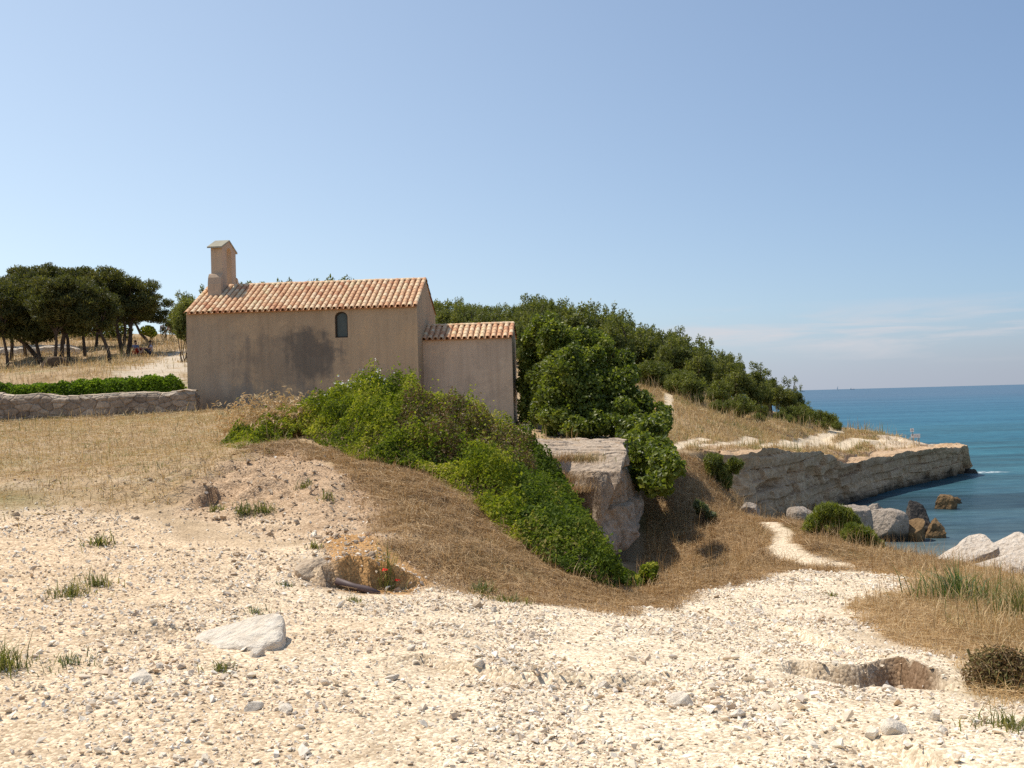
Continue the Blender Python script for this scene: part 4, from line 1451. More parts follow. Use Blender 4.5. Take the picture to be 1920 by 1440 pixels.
# fig tree beside the apse
fb = np.array([3.0, 33.6, height([3.0], [33.6])[0]])
r_ = np.random.default_rng(77)
figl = [(1012, 660, 42, 58, 36.6, 1.2), (1000, 720, 30, 56, 36.6, 1.), (1040, 640, 45, 50, 35, 1.2), (1060, 700, 60, 60, 33.5, 1.3), (1030, 760, 44, 40, 33.6, 1.), (1100, 690, 50, 55, 34.5, 1.2),
        (1090, 760, 60, 55, 33, 1.2), (1150, 730, 50, 50, 34, 1.2), (1165, 785, 50, 50, 33, 1.2), (1200, 760, 38, 40, 34, 1.), (1215, 810, 40, 45, 33, 1.1), (1235, 845, 34, 38, 30, .9), (1222, 870, 44, 34, 28.5, .9), (1240, 880, 32, 30, 27, .8), (1225, 900, 34, 26, 26.2, .7), (1200, 830, 36, 36, 29, .9), (1195, 890, 30, 26, 27, .6),
        (1180, 850, 40, 40, 32.5, 1.), (1130, 795, 45, 26, 32, .8), (1080, 800, 30, 22, 31.5, .6), (986, 788, 14, 22, 36.6, .5), (1235, 905, 28, 18, 29, .6), (1245, 775, 14, 28, 33.5, .5), (1015, 610, 30, 22, 35.5, .8), (988, 695, 20, 56, 35.9, .5), (1000, 640, 28, 36, 36.2, .7), (994, 765, 24, 40, 35.5, .5), (1015, 720, 28, 50, 34.6, .6), (1185, 810, 40, 40, 31, .9), (1215, 815, 36, 38, 28, .8), (1235, 800, 24, 34, 29, .7), (1205, 850, 36, 36, 26, .7), (1120, 650, 40, 34, 35.5, 1.), (1045, 745, 52, 42, 33.2, 1.), (1040, 785, 40, 28, 32.6, .9), (1040, 710, 38, 40, 34.2, 1.), (1065, 640, 40, 36, 35, 1.), (1100, 725, 60, 50, 33.8, 1.), (1165, 690, 34, 36, 35, .9), (1240, 850, 36, 36, 24.5, .7), (1248, 880, 30, 32, 22.6, .6), (1232, 905, 32, 24, 21.6, .5), (1262, 868, 16, 22, 21.2, .4)]
sub = []
for b in px_blobs(fb, figl, r_):
    sub.append((b[0], b[1] * .82))
    for _ in range(16):
        q = unit(r_.normal(size=3)) * r_.uniform(.5, 1.05)
        sub.append((b[0] + q * b[1] * .85, (b[1] * .5 + .25) * r_.uniform(.22, .5)))
shrub('fig_tree', fb, sub, 112000, .12, M['fig'], 'broad dark green fig tree filling the gap right of the apse', 'tree', 78, .75, .95, .35, 26, None, None, 'crown', .6)

# evergreen at the left corner of the chapel, low bushes behind the grove
b0 = P(345, 640, 52)
b0[2] = height([b0[0]], [52])[0]
shrub('evergreen_tree', b0, px_blobs(b0, [(345, 600, 20, 30, 52, .7), (352, 575, 18, 18, 52, .6), (338, 615, 14, 22, 52, .5), (362, 600, 24, 34, 52.5, .8), (350, 625, 20, 16, 52, .6)], None),
      5200, .17, M['hillpine'], 'dense evergreen peeping out behind the left corner of the chapel', 'tree', 79, .35, .8, .5, 8, None, None, 'crown', .5)
b0 = hit(310, 638)
shrub('young_tree', b0, px_blobs(b0, [(312, 606, 10, 12, b0[1], .4), (300, 600, 10, 8, b0[1], .4), (322, 612, 6, 12, b0[1], .3), (306, 620, 8, 8, b0[1], .3)], None), 420, .22, M['pine'],
      'thin see-through young tree between the grove and the chapel', 'tree', 80, .3, .8, .4, 9, None, None, 'crown', .6)
b0 = P(277, 632, 64)
b0[2] = height([b0[0]], [b0[1]])[0]
shrub('round_bush', b0, px_blobs(b0, [(277, 620, 14, 10, 64, .5), (284, 625, 10, 8, 64, .4)], None), 900, .16, M['bramble'], 'small yellow-green bush lit by the sun under the crooked pine', 'bush', 82, .6, .8, .4, 4)
for i, (px, rx, ry, lab) in enumerate([(20, 34, 20, 'leftmost dark bush of the row seen under the grove'), (75, 30, 22, 'bush of the row between the left-leaning and the twin pines'), (140, 34, 24, 'bush of the row just right of the twin pines'),
                                       (185, 30, 20, 'bush of the row behind the pale leaning trunk'), (222, 26, 22, 'rightmost bush of the row behind the paired dark pines')]):
    b0 = P(px, 650, 76)
    b0[2] = height([b0[0]], [b0[1]])[0]
    zc = P(px, 636 - ry * .5, 76)[2]
    ry = ry * 1.7
    sc = 76 / F_PX
    bl = [(np.array([dx * rx * sc, 0, zc - b0[2] + dz]), np.array([rx * sc * .6, .8, ry * sc * .8])) for dx, dz in ((-.5, -.1), (0, .15), (.5, -.05), (.1, -.35))]
    shrub('round_bush', b0, bl, 1100, .24, M['hillshrub'], lab, 'bush', 83 + i, .5, .8, .4, 4, group='bushes behind the grove')

# low limestone steps at the back of the grove
for i, (l, w, lab) in enumerate([([(-30, 656), (40, 655), (90, 657), (138, 660)], 7, 'upper of two pale stone steps behind the left pines'), ([(-30, 664), (40, 664), (100, 666), (140, 668)], 6, 'lower of two pale stone steps behind the left pines')]):
    pts = np.array([P(a, b, 67.5 - i * 1.2) for a, b in l])
    cx, cy, cz = pts.mean(0)
    gz_ = height([cx], [cy])[0]
    V_, F_ = rock_np((abs(pts[-1, 0] - pts[0, 0]) / 2, .6, .35), 150 + i, 3, 5, .05, 6.)
    V_[:, 2] += .12 * fbm(np.stack([V_[:, 0] * 1.2, V_[:, 1], V_[:, 2]], 1), 3, 151)
    o = mesh_np('stone_step', V_, F_, M['lime'])
    o.location = (cx, cy, max(gz_ + .05, cz - .25))
    tag(o, lab, 'rock ledge', 'stone steps behind the grove')
q = hit(92, 690, y0=40)
boulder('earth_hump', (q[0], q[1] + .3, q[2]), (.75, .5, .55), 'dark hump of earth and roots between the pine trunks', plain_mat('dark_earth', (.10, .07, .045), .95, .1, 8, .5), 155, 0, 'hump', rough=.08)

# --- wooded hill: a few kinds of tree, each copied
protos = []
for i in range(6):
    r = np.random.default_rng(200 + i)
    root = thing('hill_pine', (0, 0, 0), 'x', 'tree')
    h = 1.0
    lean = r.normal(0, .08, 2)
    if i < 4:
        bl = crown_blobs((lean[0], lean[1], .60), (.36, .36, .40), 34, r, .9, (.18, .40))
        bl += [(np.array([lean[0] + r.normal(0, .12), lean[1] + r.normal(0, .12), .98 + r.uniform(-.06, .06)]), np.array([.07, .07, .12])) for _ in range(4)]
    else:
        bl = crown_blobs((0, 0, .42), (.50, .50, .42), 32, r, .9, (.18, .40))
    mb = MB()
    mb.tube([(0, 0, -.1), (lean[0] * .3, lean[1] * .3, .3), (lean[0], lean[1], .75)], [.035, .028, .012], 6)
    for b in bl[::4]:
        limb(mb, (lean[0] * .3, lean[1] * .3, .3), b[0], .015, .006, r)
    tk = mb.build('trunk', M['bark'], root)
    cr = crown_mesh('crown', bl, 4000, .058 if i < 4 else .066, M['hillpine'] if i < 4 else M['hillshrub'], root, r, .34, .8, .7 if i < 4 else .4)
    protos.append((root, tk, cr))

EDGE = [(-14, 66), (-4, 64), (3, 62), (8, 61.8), (9.6, 60.5), (10.6, 58), (11.9, 57), (13.7, 58.3), (15.9, 61), (18.5, 64.5), (20.6, 67), (22.3, 70.5), (22.8, 73)]
WOOD = EDGE + [(23.8, 78), (22.5, 88), (18, 97), (10, 101), (-16, 104), (-40, 104), (-40, 84), (-26, 80), (-18, 74)]
r = np.random.default_rng(321)
spots = []


def try_spot(x, y, h, kind, dmin):
    if all((x - a) ** 2 + (y - b_) ** 2 > dmin ** 2 for a, b_, *_ in spots):
        spots.append((x, y, h, kind))
        return True
    return False


for k in range(64):                                   # bushes along the lower edge of the wood
    t = (k + r.uniform(-.3, .3)) / 64 * (len(EDGE) - 1)
    t = min(max(t, 0), len(EDGE) - 1.001)
    i, f = int(t), t % 1
    x = EDGE[i][0] * (1 - f) + EDGE[i + 1][0] * f + r.normal(0, .4)
    y = EDGE[i][1] * (1 - f) + EDGE[i + 1][1] * f + .4 + abs(r.normal(0, .8))
    try_spot(x, y, r.uniform(.8, 2.4), 4 + int(r.integers(2)), .8)
tries = 0
while tries < 9000 and len(spots) < 285:
    tries += 1
    x, y = r.uniform(-34, 24), r.uniform(61, 103)
    if not inside(np.array([x]), np.array([y]), WOOD)[0]:
        continue
    sdw = poly_sd(np.array([x]), np.array([y]), WOOD)[0]
    px_ = 960 + F_PX * x / y
    if px_ < 330 or (px_ < 800 and y < 80):
        continue
    h = min(2.0 + sdw * .35, 4.4) * r.uniform(.75, 1.2)
    if x > 14:
        h *= .8
    kind = int(r.integers(4)) if r.uniform() < .8 else 4 + int(r.integers(2))
    if kind >= 4:
        h *= .75
    try_spot(x, y, h, kind, 1.45 if y < 80 else 1.9)
SKY_PX = [330, 640, 800, 950, 1000, 1050, 1150, 1250, 1330, 1400, 1500, 1560]
SKY_PY = [535, 524, 568, 580, 568, 560, 588, 625, 652, 668, 720, 775]
low = []
for x, y, h, kind in spots:                           # the crowns keep to the even slope of the wood
    px_ = 960 + F_PX * x / y
    ymax = P(px_, np.interp(px_, SKY_PX, SKY_PY) + r.uniform(-5, 9), y)[2]
    h = min(h, ymax - height([x], [y])[0])
    if h > .7:
        low.append((x, y, h, kind))
spots = low
first = {}
for x, y, h, kind in spots:
    root, tk, cr = protos[kind]
    z = height([x], [y])[0]
    if kind not in first:
        first[kind] = 1
        o = root
    else:
        o = root.copy()
        C.objects.link(o)
        for ch in (tk, cr):
            c = ch.copy()
            C.objects.link(c)
            c.parent = o
    o.location = (x, y, z - .05)
    o.rotation_euler = (0, 0, r.uniform(0, 6.28))
    wd = h * r.uniform(.85, 1.25)
    o.scale = (wd, wd, h)
    sdw = y - np.interp(x, [e[0] for e in EDGE], [e[1] for e in EDGE])
    px_ = 960 + F_PX * x / y
    if px_ < 800:
        lab, gp = 'distant pine whose tip shows above the long chapel roof', 'pines behind the chapel roof'
    elif px_ < 975:
        lab, gp = 'pine of the spiky row on the skyline above the apse roof', 'pines above the apse roof'
    elif sdw < 2.2 and kind >= 4:
        lab, gp = 'rounded green shrub along the lower edge of the hillside wood', 'shrubs at the lower edge of the wood'
    elif y > 82:
        lab, gp = 'pine on the crest of the wooded hill against the sky', 'pines on the crest of the hill'
    elif x > 15:
        lab, gp = 'pine on the seaward end of the wood sloping to the water', 'pines at the seaward end of the wood'
    elif kind >= 4:
        lab, gp = 'bushy broad tree among the pines of the wooded slope', 'bushy trees on the wooded slope'
    else:
        lab, gp = 'olive green pine on the middle of the wooded slope', 'pines on the wooded slope'
    tag(o, lab, 'tree' if kind < 4 else 'bush', gp)
# one taller pine stands clear of the slope
b0 = P(1368, 745, 74)
b0[2] = height([b0[0]], [b0[1]])[0]
shrub('tall_pine', b0, px_blobs(b0, [(1368, 672, 10, 8, 74, .4), (1366, 684, 16, 10, 74, .6), (1372, 698, 20, 12, 74, .8), (1360, 710, 18, 14, 74, .8), (1378, 716, 18, 14, 74, .8)], None), 2600, .26, M['hillpine'],
      'single taller pine breaking the slope line of the wood, seaward side', 'tree', 330, .34, .8, .6, 7, None, None, 'crown', .5)

# --- creeping green hedge on top of the rubble wall
def cover(name, poly, env, n, size, mat, label, cat, seed, width=.6, keep=None, parts=None, low=.25, flat=.75, power=.35, kind=None, shoot=.35):
    """foliage that follows the ground: env(x, y) is its depth above the ground"""
    r = np.random.default_rng(seed)
    a = np.array(poly)
    area = (a[:, 0].max() - a[:, 0].min()) * (a[:, 1].max() - a[:, 1].min())
    x, y = scatter(poly, n / area * 2.0, r, keep)
    if len(x) > n:
        x, y = x[:n], y[:n]
    e = .15
    h = np.maximum(env(x, y), 0.02)
    gx_ = (env(x + e, y) - env(x - e, y)) / (2 * e)
    gy_ = (env(x, y + e) - env(x, y - e)) / (2 * e)
    G = gnormal(x, y)
    N = unit(np.stack([G[:, 0] / G[:, 2] - gx_, G[:, 1] / G[:, 2] - gy_, np.ones(len(x))], 1))
    u = low + (1 - low) * r.uniform(0, 1, len(x)) ** power
    # a few shoots stick out
    u = u * (1 + r.uniform(0, shoot, len(x)) * (r.uniform(0, 1, len(x)) > .93) * (fbm(xy3(x, y, 2.5), 2, seed + 7) > 0))
    p = np.stack([x, y, height(x, y) + h * u], 1)
    V_, F_ = leaves(p, N, size, width, .14, flat, r)
    cl = fbm(np.stack([x * 1.6, y * 1.6, p[:, 2] * 1.6], 1), 3, seed) * .5 + .5
    rn = np.clip(.55 * r.uniform(0, 1, len(x)) + 1.1 * (cl - .32), 0, 1)
    return p, N, V_, F_, rn


hedge_poly = [(-25, 33.7), (-17.5, 33.9), (-12.2, 34.1), (-11.3, 34.4), (-11.4, 36.2), (-14, 36.6), (-18, 36.2), (-25, 36)]


def hedge_env(x, y):
    d = poly_sd(x, y, hedge_poly)
    hh = np.interp(x, [-25, -17.5, -15.5, -13, -11.6], [.26, .30, .34, .46, .54])
    top = 2.12 + hh - height(x, y, False)
    return np.maximum(top, .35) * sstep(-.1, .5, d) * (1 + .22 * fbm(xy3(x, y, 3.5), 3, 181))


p_, N_, V_, F_, rn_ = cover('hedge', hedge_poly, hedge_env, 52000, .10, None, '', '', 182, low=.5, shoot=.05)
hg = thing('hedge', (-17, 35, 1.8), 'long low bright green creeper hedge on top of the rubble wall', 'hedge')
o = mesh_np('foliage', V_ - np.array([-17, 35, 1.8]), F_, M['hedge'], hg, {'rnd': rep(rn_, 4)})
mb = MB()
rr = np.random.default_rng(183)
for k in range(40):
    x, y = rr.uniform(-24, -11.6), rr.uniform(34.2, 35.8)
    z = height([x], [y])[0]
    limb(mb, np.array([x, y, z - .05]) - [-17, 35, 1.8], np.array([x + rr.normal(0, .2), y, z + .45]) - [-17, 35, 1.8], .02, .006, rr)
mb.build('branches', M['bark'], hg)

# --- brambles and creepers over the mound
MOUND = hits([(445, 843), (500, 838), (560, 822), (640, 852), (700, 873), (800, 893), (860, 930), (900, 962), (960, 1022), (1060, 1080), (1160, 1113)]) + \
    [(1.62, 13.0), (1.72, 15.0), (1.6, 17), (1.2, 19), (.5, 21), (-.6, 22.2), (-2.2, 22.6), (-4, 22.3), (-5.4, 21.6), (-6.1, 20.4)]


def mound_env(x, y):
    d = poly_sd(x, y, MOUND)
    hh = np.interp(x, [-6.2, -5, -4.2, -3.4, -2.5, -1.5, -.6, .4, 1.0, 1.5], [.38, .50, .55, .70, .86, .86, .80, .68, .58, .5])
    return hh * sstep(-.15, .75, d + .6 * fbm(xy3(x, y, 1.8), 3, 197)) * (.90 + .60 * fbm(xy3(x, y, 1.2), 3, 191) + .48 * fbm(xy3(x, y, 3.6), 2, 193))


p_, N_, V_, F_, rn_ = cover('x', MOUND, mound_env, 150000, .054, None, '', '', 194, .62, low=.30, power=.42)
nz = fbm(p_ * 1.1, 3, 195)
x_, y_ = p_[:, 0], p_[:, 1]
who = np.full(len(p_), 1)                             # 1 bright bramble on the crest
who[x_ + .4 * nz < -4.1] = 0                          # 0 low bramble on the left
dd = np.hypot((x_ + .70) / 1.0, (y_ - 18.0) / 1.7) + .7 * nz
who[x_ + .35 * nz > .05] = 3                          # 3 dark creeper down the right
who[dd < 1.15] = 2                                      # 2 twiggy brownish shrub
FV = V_.reshape(-1, 4, 3)
specs = [('bramble', 'low bramble trailing off the left foot of the mound', M['bramble'], 'bramble'), ('bramble', 'big bright green bramble with white blossom covering the crest of the mound', M['bramble'], 'bramble'),
         ('twiggy_shrub', 'brownish half-dry shrub in the middle of the green mound', M['drybush'], 'bush'), ('creeper', 'dark green creeper running down the right slope of the mound', M['creeper'], 'creeper')]
for k, (nm, lab, mt, cat) in enumerate(specs):
    s_ = who == k
    c0 = p_[s_].mean(0)
    c0[2] = height([c0[0]], [c0[1]])[0]
    root = thing(nm, c0, lab, cat)
    vv = FV[s_].reshape(-1, 3) - c0
    rn2 = rn_[s_].copy()
    nf = s_.sum()
    if k == 2:                                        # mixed with green leaves
        g_ = rng.uniform(0, 1, nf) < .33
        FV2 = FV[s_]
        mesh_np('green_leaves', FV2[g_].reshape(-1, 3) - c0, np.arange(4 * g_.sum()).reshape(-1, 4), M['bramble'], root, {'rnd': rep(rn2[g_] * .85, 4)})
        mesh_np('dry_leaves', FV2[~g_].reshape(-1, 3) - c0, np.arange(4 * (~g_).sum()).reshape(-1, 4), mt, root, {'rnd': rep(rn2[~g_], 4)})
    else:
        mesh_np('foliage', vv, np.arange(4 * nf).reshape(-1, 4), mt, root, {'rnd': rep(rn2, 4)})
    mb = MB()
    rr = np.random.default_rng(196 + k)
    ids = rr.choice(nf, 110 if k != 2 else 420)
    for q in p_[s_][ids]:
        g0 = np.array([q[0] + rr.normal(0, .2), q[1] + rr.normal(0, .2), 0])
        g0[2] = height([g0[0]], [g0[1]])[0] - .05
        q2 = q + np.array([0, 0, rr.uniform(-.05, .12 if k == 2 else .04)])
        limb(mb, g0 - c0, q2 - c0, .009, .003, rr, .3)
    mb.build('stems', M['drybush'], root)
    if k == 1:
        bl = []
        for px, py, n_ in ((652, 702, 60), (668, 708, 40), (605, 742, 50), (632, 742, 20), (716, 705, 30), (740, 742, 16), (700, 690, 14)):
            q = P(px, py, 20.3)
            for _ in range(n_):
                bx_, by_ = q[0] + rr.normal(0, .10), 20.3 + rr.normal(0, .35)
                bl.append((bx_, by_, height([bx_], [by_])[0] + float(mound_env(np.array([bx_]), np.array([by_]))[0]) * rr.uniform(.95, 1.1)))
        bl = np.array(bl)
        v2, f2 = leaves(bl, np.tile([0, -.3, 1.], (len(bl), 1)), .05, .8, .1, .6, rr)
        mesh_np('blossom', v2 - c0, f2, plain_mat('white_blossom', (.72, .70, .62), .7, .2), root, {'rnd': np.zeros(len(v2))})

# plumes of dry grass at the left of the mound
def grass_clump(name, base, n, length, width, mat, label, cat, seed, spread=.12, lean=.5, group=None, plume=None, wind=(.2, 0), tuftn=1, part='blades'):
    r = np.random.default_rng(seed)
    root = thing(name, base, label, cat, group)
    th_ = r.uniform(0, 6.28, n)
    rd = np.abs(r.normal(0, spread, n))
    x, y = base[0] + rd * np.cos(th_), base[1] + rd * np.sin(th_) * 1.2
    z = height(x, y) - .01
    V_, F_ = blades(np.stack([x, y, z], 1), length, width, lean, r, wind)
    mesh_np(part, V_ - np.asarray(base), F_, mat, root, {'rnd': rep(r.uniform(0, 1, n), 5)})
    if plume:
        tips = V_.reshape(-1, 5, 3)[:, 4]
        k = r.choice(n, min(n, plume[0]), replace=False)
        t = np.repeat(tips[k], 9, 0) + r.normal(0, plume[1], (len(k) * 9, 3)) * np.array([1, 1, .6])
        v2, f2 = leaves(t, np.tile([0, 0, 1.], (len(t), 1)), plume[1] * 2.2, .25, .05, 1., r)
        mesh_np('plumes', v2 - np.asarray(base), f2, mat, root, {'rnd': rep(r.uniform(.4, 1, len(t)), 4)})
    return root


for i, (px, py, Y, lab) in enumerate([(470, 790, 21.5, 'left plume of pale dry grass in front of the chapel wall'), (535, 790, 21.3, 'right plume of pale dry grass with bleached twigs beside the bramble'), (545, 830, 19.3, 'brownish dry grass between the two brambles')]):
    q = P(px, py, Y)
    q[2] = height([q[0]], [q[1]])[0]
    grass_clump('dry_grass_clump', q, (360, 480, 420)[i], (.70, .80, .62)[i], .010, M['straw'] if i < 2 else M['brownstraw'], lab, 'dry grass', 340 + i, (.24, .30, .30)[i], .75, 'plumes of dry grass by the mound', (160, .05), (-.5, 0))

# broom bush in the cove, in two rounded masses
def broom(base, l, n, label, seed, mat='olive', size=.17, part='foliage', width=.16):
    bl = px_blobs(base, l, None)
    r = np.random.default_rng(seed)
    sub = []
    for b in bl:
        for _ in range(7):
            q = unit(r.normal(size=3)) * r.uniform(.1, .9)
            sub.append((b[0] + q * b[1] * .75, b[1] * r.uniform(.4, .65) * np.array([.8, .8, 1.15])))
    root = thing('broom_bush' if mat == 'olive' else 'shrub', base, label, 'bush')
    mb = MB()
    for b in sub[::3]:
        limb(mb, (b[0][0] * .5, b[0][1] * .5, -.1), b[0], .025, .006, r)
    mb.build('branches', M['bark'], root)
    Cn, d, k = blob_points(sub, n, r, .5)
    V_, F_ = leaves(Cn, d, size, width, .03, .7, r, d + np.array([0, 0, 1.1]))
    mesh_np(part, V_, F_, M[mat], root, {'rnd': rep(np.clip(.6 * r.uniform(0, 1, n) + .4 * r.uniform(0, 1, len(sub))[k], 0, 1), 4)})
    return root


for foot, l, n_, lab, sd_, mt_, kw in [
    ((1560, 1012), [(1548, 965, 32, 30, .5), (1522, 985, 26, 20, .45), (1575, 968, 30, 28, .5), (1600, 985, 26, 22, .45), (1560, 990, 36, 20, .45)], 17000,
     'large feathery yellow-green broom bush above the cove boulders', 350, 'olive', {}),
    ((1628, 1036), [(1608, 998, 26, 18, .35), (1630, 1012, 24, 22, .35), (1646, 1026, 14, 14, .3), (1592, 1002, 18, 12, .3)], 11000,
     'smaller broom bush below the large one, next to the water', 351, 'olive', {}),
    ((1352, 915), [(1338, 868, 22, 20, .5), (1380, 874, 22, 16, .4), (1352, 885, 24, 22, .5), (1362, 905, 20, 18, .45), (1330, 880, 14, 20, .4)], 8000,
     'tall dark green bush hanging over the left end of the cliff', 352, 'hillshrub', {'size': .2}),
    ((1398, 945), [(1385, 915, 12, 12, .3), (1398, 930, 12, 14, .3), (1372, 920, 12, 10, .3)], 3000, 'small yellow-green bush on the bank under the cliff end', 353, 'olive', {}),
    ((1325, 982), [(1318, 955, 16, 12, .25), (1332, 970, 14, 10, .25), (1308, 945, 10, 8, .2)], 2400, 'grey-green shrub on the sunny bank beside the shade', 354, 'grey', {'size': .12, 'width': .3}),
    ((1212, 1102), [(1212, 1078, 22, 20, .2), (1225, 1068, 14, 14, .2), (1200, 1090, 12, 12, .2)], 3600, 'yellow-green shrub in the dark hollow at the right foot of the mound', 355, 'bramble', {'size': .055, 'width': .5})]:
    b0 = hit(*foot, y0=12)
    if foot[0] > 1500 and b0[1] > 27:
        b0 = P(*foot, 23.5)
        b0[2] = height([b0[0]], [b0[1]])[0]
    broom(b0, [(a_[0], a_[1], a_[2], a_[3], b0[1], a_[4]) for a_ in l], n_, lab, sd_, mt_, **kw)

# reeds, grass tufts and small plants
q = hit(1792, 1130)
grass_clump('reed_clump', q, 240, .46, .014, M['reed'], 'clump of blue-green reeds leaning left by the tilted slabs', 'reeds', 360, .26, .75, None, None, (-.8, .1))
q = hit(1925, 1165)
grass_clump('reed_clump', q, 200, .36, .011, M['tuft'], 'green reed clump cut by the right edge of the picture', 'reeds', 361, .30, .45)
for i, a in enumerate([(135, 1118, 130, .16, .11, 'larger green tuft of the pair on the stony left slope'), (182, 1098, 120, .16, .09, 'right tuft of the pair on the stony left slope'), (130, 1245, 150, .07, .13, 'flat grey-green mat of weed on the left of the track'),
                       (8, 1255, 160, .20, .10, 'grassy tuft at the left edge of the track'), (415, 1258, 90, .08, .06, 'small tuft below the large white block'), (480, 1150, 60, .09, .06, 'dark wilted weed above the large white block'),
                       (185, 1022, 90, .15, .10, 'yellowish tuft above the stony left slope'), (455, 962, 110, .16, .10, 'left green tuft in the foot of the bare earth'), (492, 960, 130, .16, .11, 'right green tuft in the foot of the bare earth'),
                       (404, 958, 80, .13, .07, 'small tuft left of the bare earth tufts'), (570, 915, 60, .13, .07, 'tuft high on the bare earth slope'), (612, 935, 60, .13, .08, 'grassy tuft at the right of the bare earth slope'),
                       (662, 1128, 60, .08, .05, 'tiny green weed in the gravel below the hole'), (905, 1112, 120, .15, .09, 'green grass tuft at the edge of the straw bank'), (955, 1128, 150, .09, .15, 'low green grass spreading right of the straw bank tuft'),
                       (1560, 1118, 40, .07, .06, 'tiny grass tuft in the middle of the pale path'), (590, 1028, 60, .10, .05, 'green tuft on top of the tan rock'), (1895, 1365, 160, .10, .12, 'feathery green weed in the lower right corner'),
                       (1885, 1300, 40, .14, .06, 'leafy plant with a tall stem right of the hollow'), (535, 1098, 60, .05, .05, 'small grey weed on the gravel near the tan rock')]):
    q = hit(a[0], a[1])
    grass_clump('grass_tuft', q, a[2], a[3], .006 if q[1] < 9 else .010, M['grey'] if i in (2, 5, 19) else M['tuft'], a[5], 'grass tuft', 370 + i, a[4], .8, 'tufts on the stony ground')

# brown dry shrub at the right
q = hit(1890, 1290)
bl = [(np.array([dx, dy, dz]), np.array([.16, .14, .11])) for dx, dy, dz in ((-.12, 0, .08), (.05, .05, .12), (.2, 0, .09), (.02, -.08, .06), (.3, .05, .1), (-.02, .1, .13))]
shrub('dry_shrub', q, bl, 5200, .035, M['drybush'], 'low rusty brown dry shrub on the bank at the right edge', 'bush', 395, .35, .9, .3, 40, M['drybush'], None, 'twigs', .5)
# bare stick
q1, q2 = hit(1806, 1266), hit(1862, 1288)
mb = MB()
mb.tube([q1 + [0, 0, .03], (q1 + q2) / 2 + [0, 0, .05], q2 + [0, 0, .015]], [.008, .007, .004], 6)
tag(mb.build('stick', plain_mat('bleached_wood', (.45, .36, .27), .9, .1)), 'bleached bare stick lying by the rusty dry shrub', 'stick')

# rusty pipe in the hole and the poppies
yh = hit(665, 1092, detail=False)[1]
q1, q2, q3 = P(630, 1080, yh - .07), P(664, 1090, yh - .10), P(710, 1092, yh - .13)
for q_, dz_ in ((q1, .075), (q2, .045), (q3, .02)):
    q_[2] = height([q_[0]], [q_[1]])[0] + dz_
mb = MB()
mb.tube([q1, q2, (q2 + q3) / 2 + [0, 0, .0], q3 - [0, 0, .03]], [.034, .034, .034, .034], 12)
tag(mb.build('pipe', plain_mat('dark_pipe', (.10, .065, .06), .6, .4), None, True), 'dark rusty pipe lying in the washed-out orange hole', 'pipe')
q = hit(728, 1095)
pop = grass_clump('poppy_plant', q, 110, .24, .006, M['tuft'], 'small poppy plant with two red flowers by the orange hole', 'flower', 398, .07, .45)
red = plain_mat('poppy_red', (.75, .035, .02), .6, .2)
for px, py in ((722, 1069), (745, 1088)):
    c_ = P(px, py, q[1] - .03)
    mb = MB()
    mb.tube([(0.01, 0, -.02), (c_ - q) * [.6, .6, .6], c_ - q], .003, 5)
    st_ = mb.build('stem', M['tuft'], pop)
    a_ = np.linspace(0, 2 * math.pi, 5)[:-1]
    v2, f2 = leaves(np.array([c_ - q + [.016 * math.cos(t), .016 * math.sin(t), .004] for t in a_]), np.array([[math.cos(t) * .6, math.sin(t) * .6 - .5, .8] for t in a_]), .036, 1., .1, .1)
    mesh_np('flower', v2, f2, red, pop, {'rnd': np.zeros(len(v2))})


# ------------------------------------------------------------------ loose stones and dry grass
def stone_templates(k, seed):
    r = np.random.default_rng(seed)
    out = []
    for _ in range(k):
        bm = bmesh.new()
        for v in unit(r.normal(size=(r.integers(7, 10), 3))) * r.uniform(.8, 1.05, (1, 1)):
            bm.verts.new(v * np.array([1, r.uniform(.55, .95), r.uniform(.36, .7)]))
        res = bmesh.ops.convex_hull(bm, input=bm.verts)
        bmesh.ops.delete(bm, geom=[g for g in res['geom_interior'] if isinstance(g, bmesh.types.BMVert)], context='VERTS')
        bmesh.ops.triangulate(bm, faces=bm.faces)
        bm.verts.index_update()
        out.append((np.array([v.co[:] for v in bm.verts]), np.array([[v.index for v in f.verts] for f in bm.faces])))
        bm.free()
    return out


TPL = stone_templates(14, 5)


def stones(name, x, y, size, mat, label, seed, sink=.14):
    r = np.random.default_rng(seed)
    n = len(x)
    z = height(x, y)
    which = r.integers(len(TPL), size=n)
    yaw = r.uniform(0, 6.28, n)
    tx, ty = r.normal(0, .28, n), r.normal(0, .28, n)
    Vs, Fs, As, off = [], [], [], 0
    col = r.uniform(0, 1, n)
    for t, (tv, tf) in enumerate(TPL):
        k = np.where(which == t)[0]
        if not len(k):
            continue
        v = tv[None] * size[k][:, None, None]
        c, s_ = np.cos(yaw[k])[:, None], np.sin(yaw[k])[:, None]
        X_ = v[..., 0] * c - v[..., 1] * s_
        Y_ = v[..., 0] * s_ + v[..., 1] * c
        Z_ = v[..., 2] + X_ * tx[k][:, None] + Y_ * ty[k][:, None]
        hmin = Z_.min(1)
        Z_ = Z_ - hmin[:, None] * (1 - sink * 1.6) + z[k][:, None] - .003
        Vs.append(np.stack([X_ + x[k][:, None], Y_ + y[k][:, None], Z_], 2).reshape(-1, 3))
        Fs.append((tf[None] + (np.arange(len(k)) * len(tv))[:, None, None] + off).reshape(-1, 3))
        As.append(np.repeat(col[k], len(tv)))
        off += len(k) * len(tv)
    o = mesh_np(name, np.concatenate(Vs), np.concatenate(Fs), mat, None, {'rnd': np.concatenate(As)})
    return tag(o, label, 'stones', None, 'stuff')


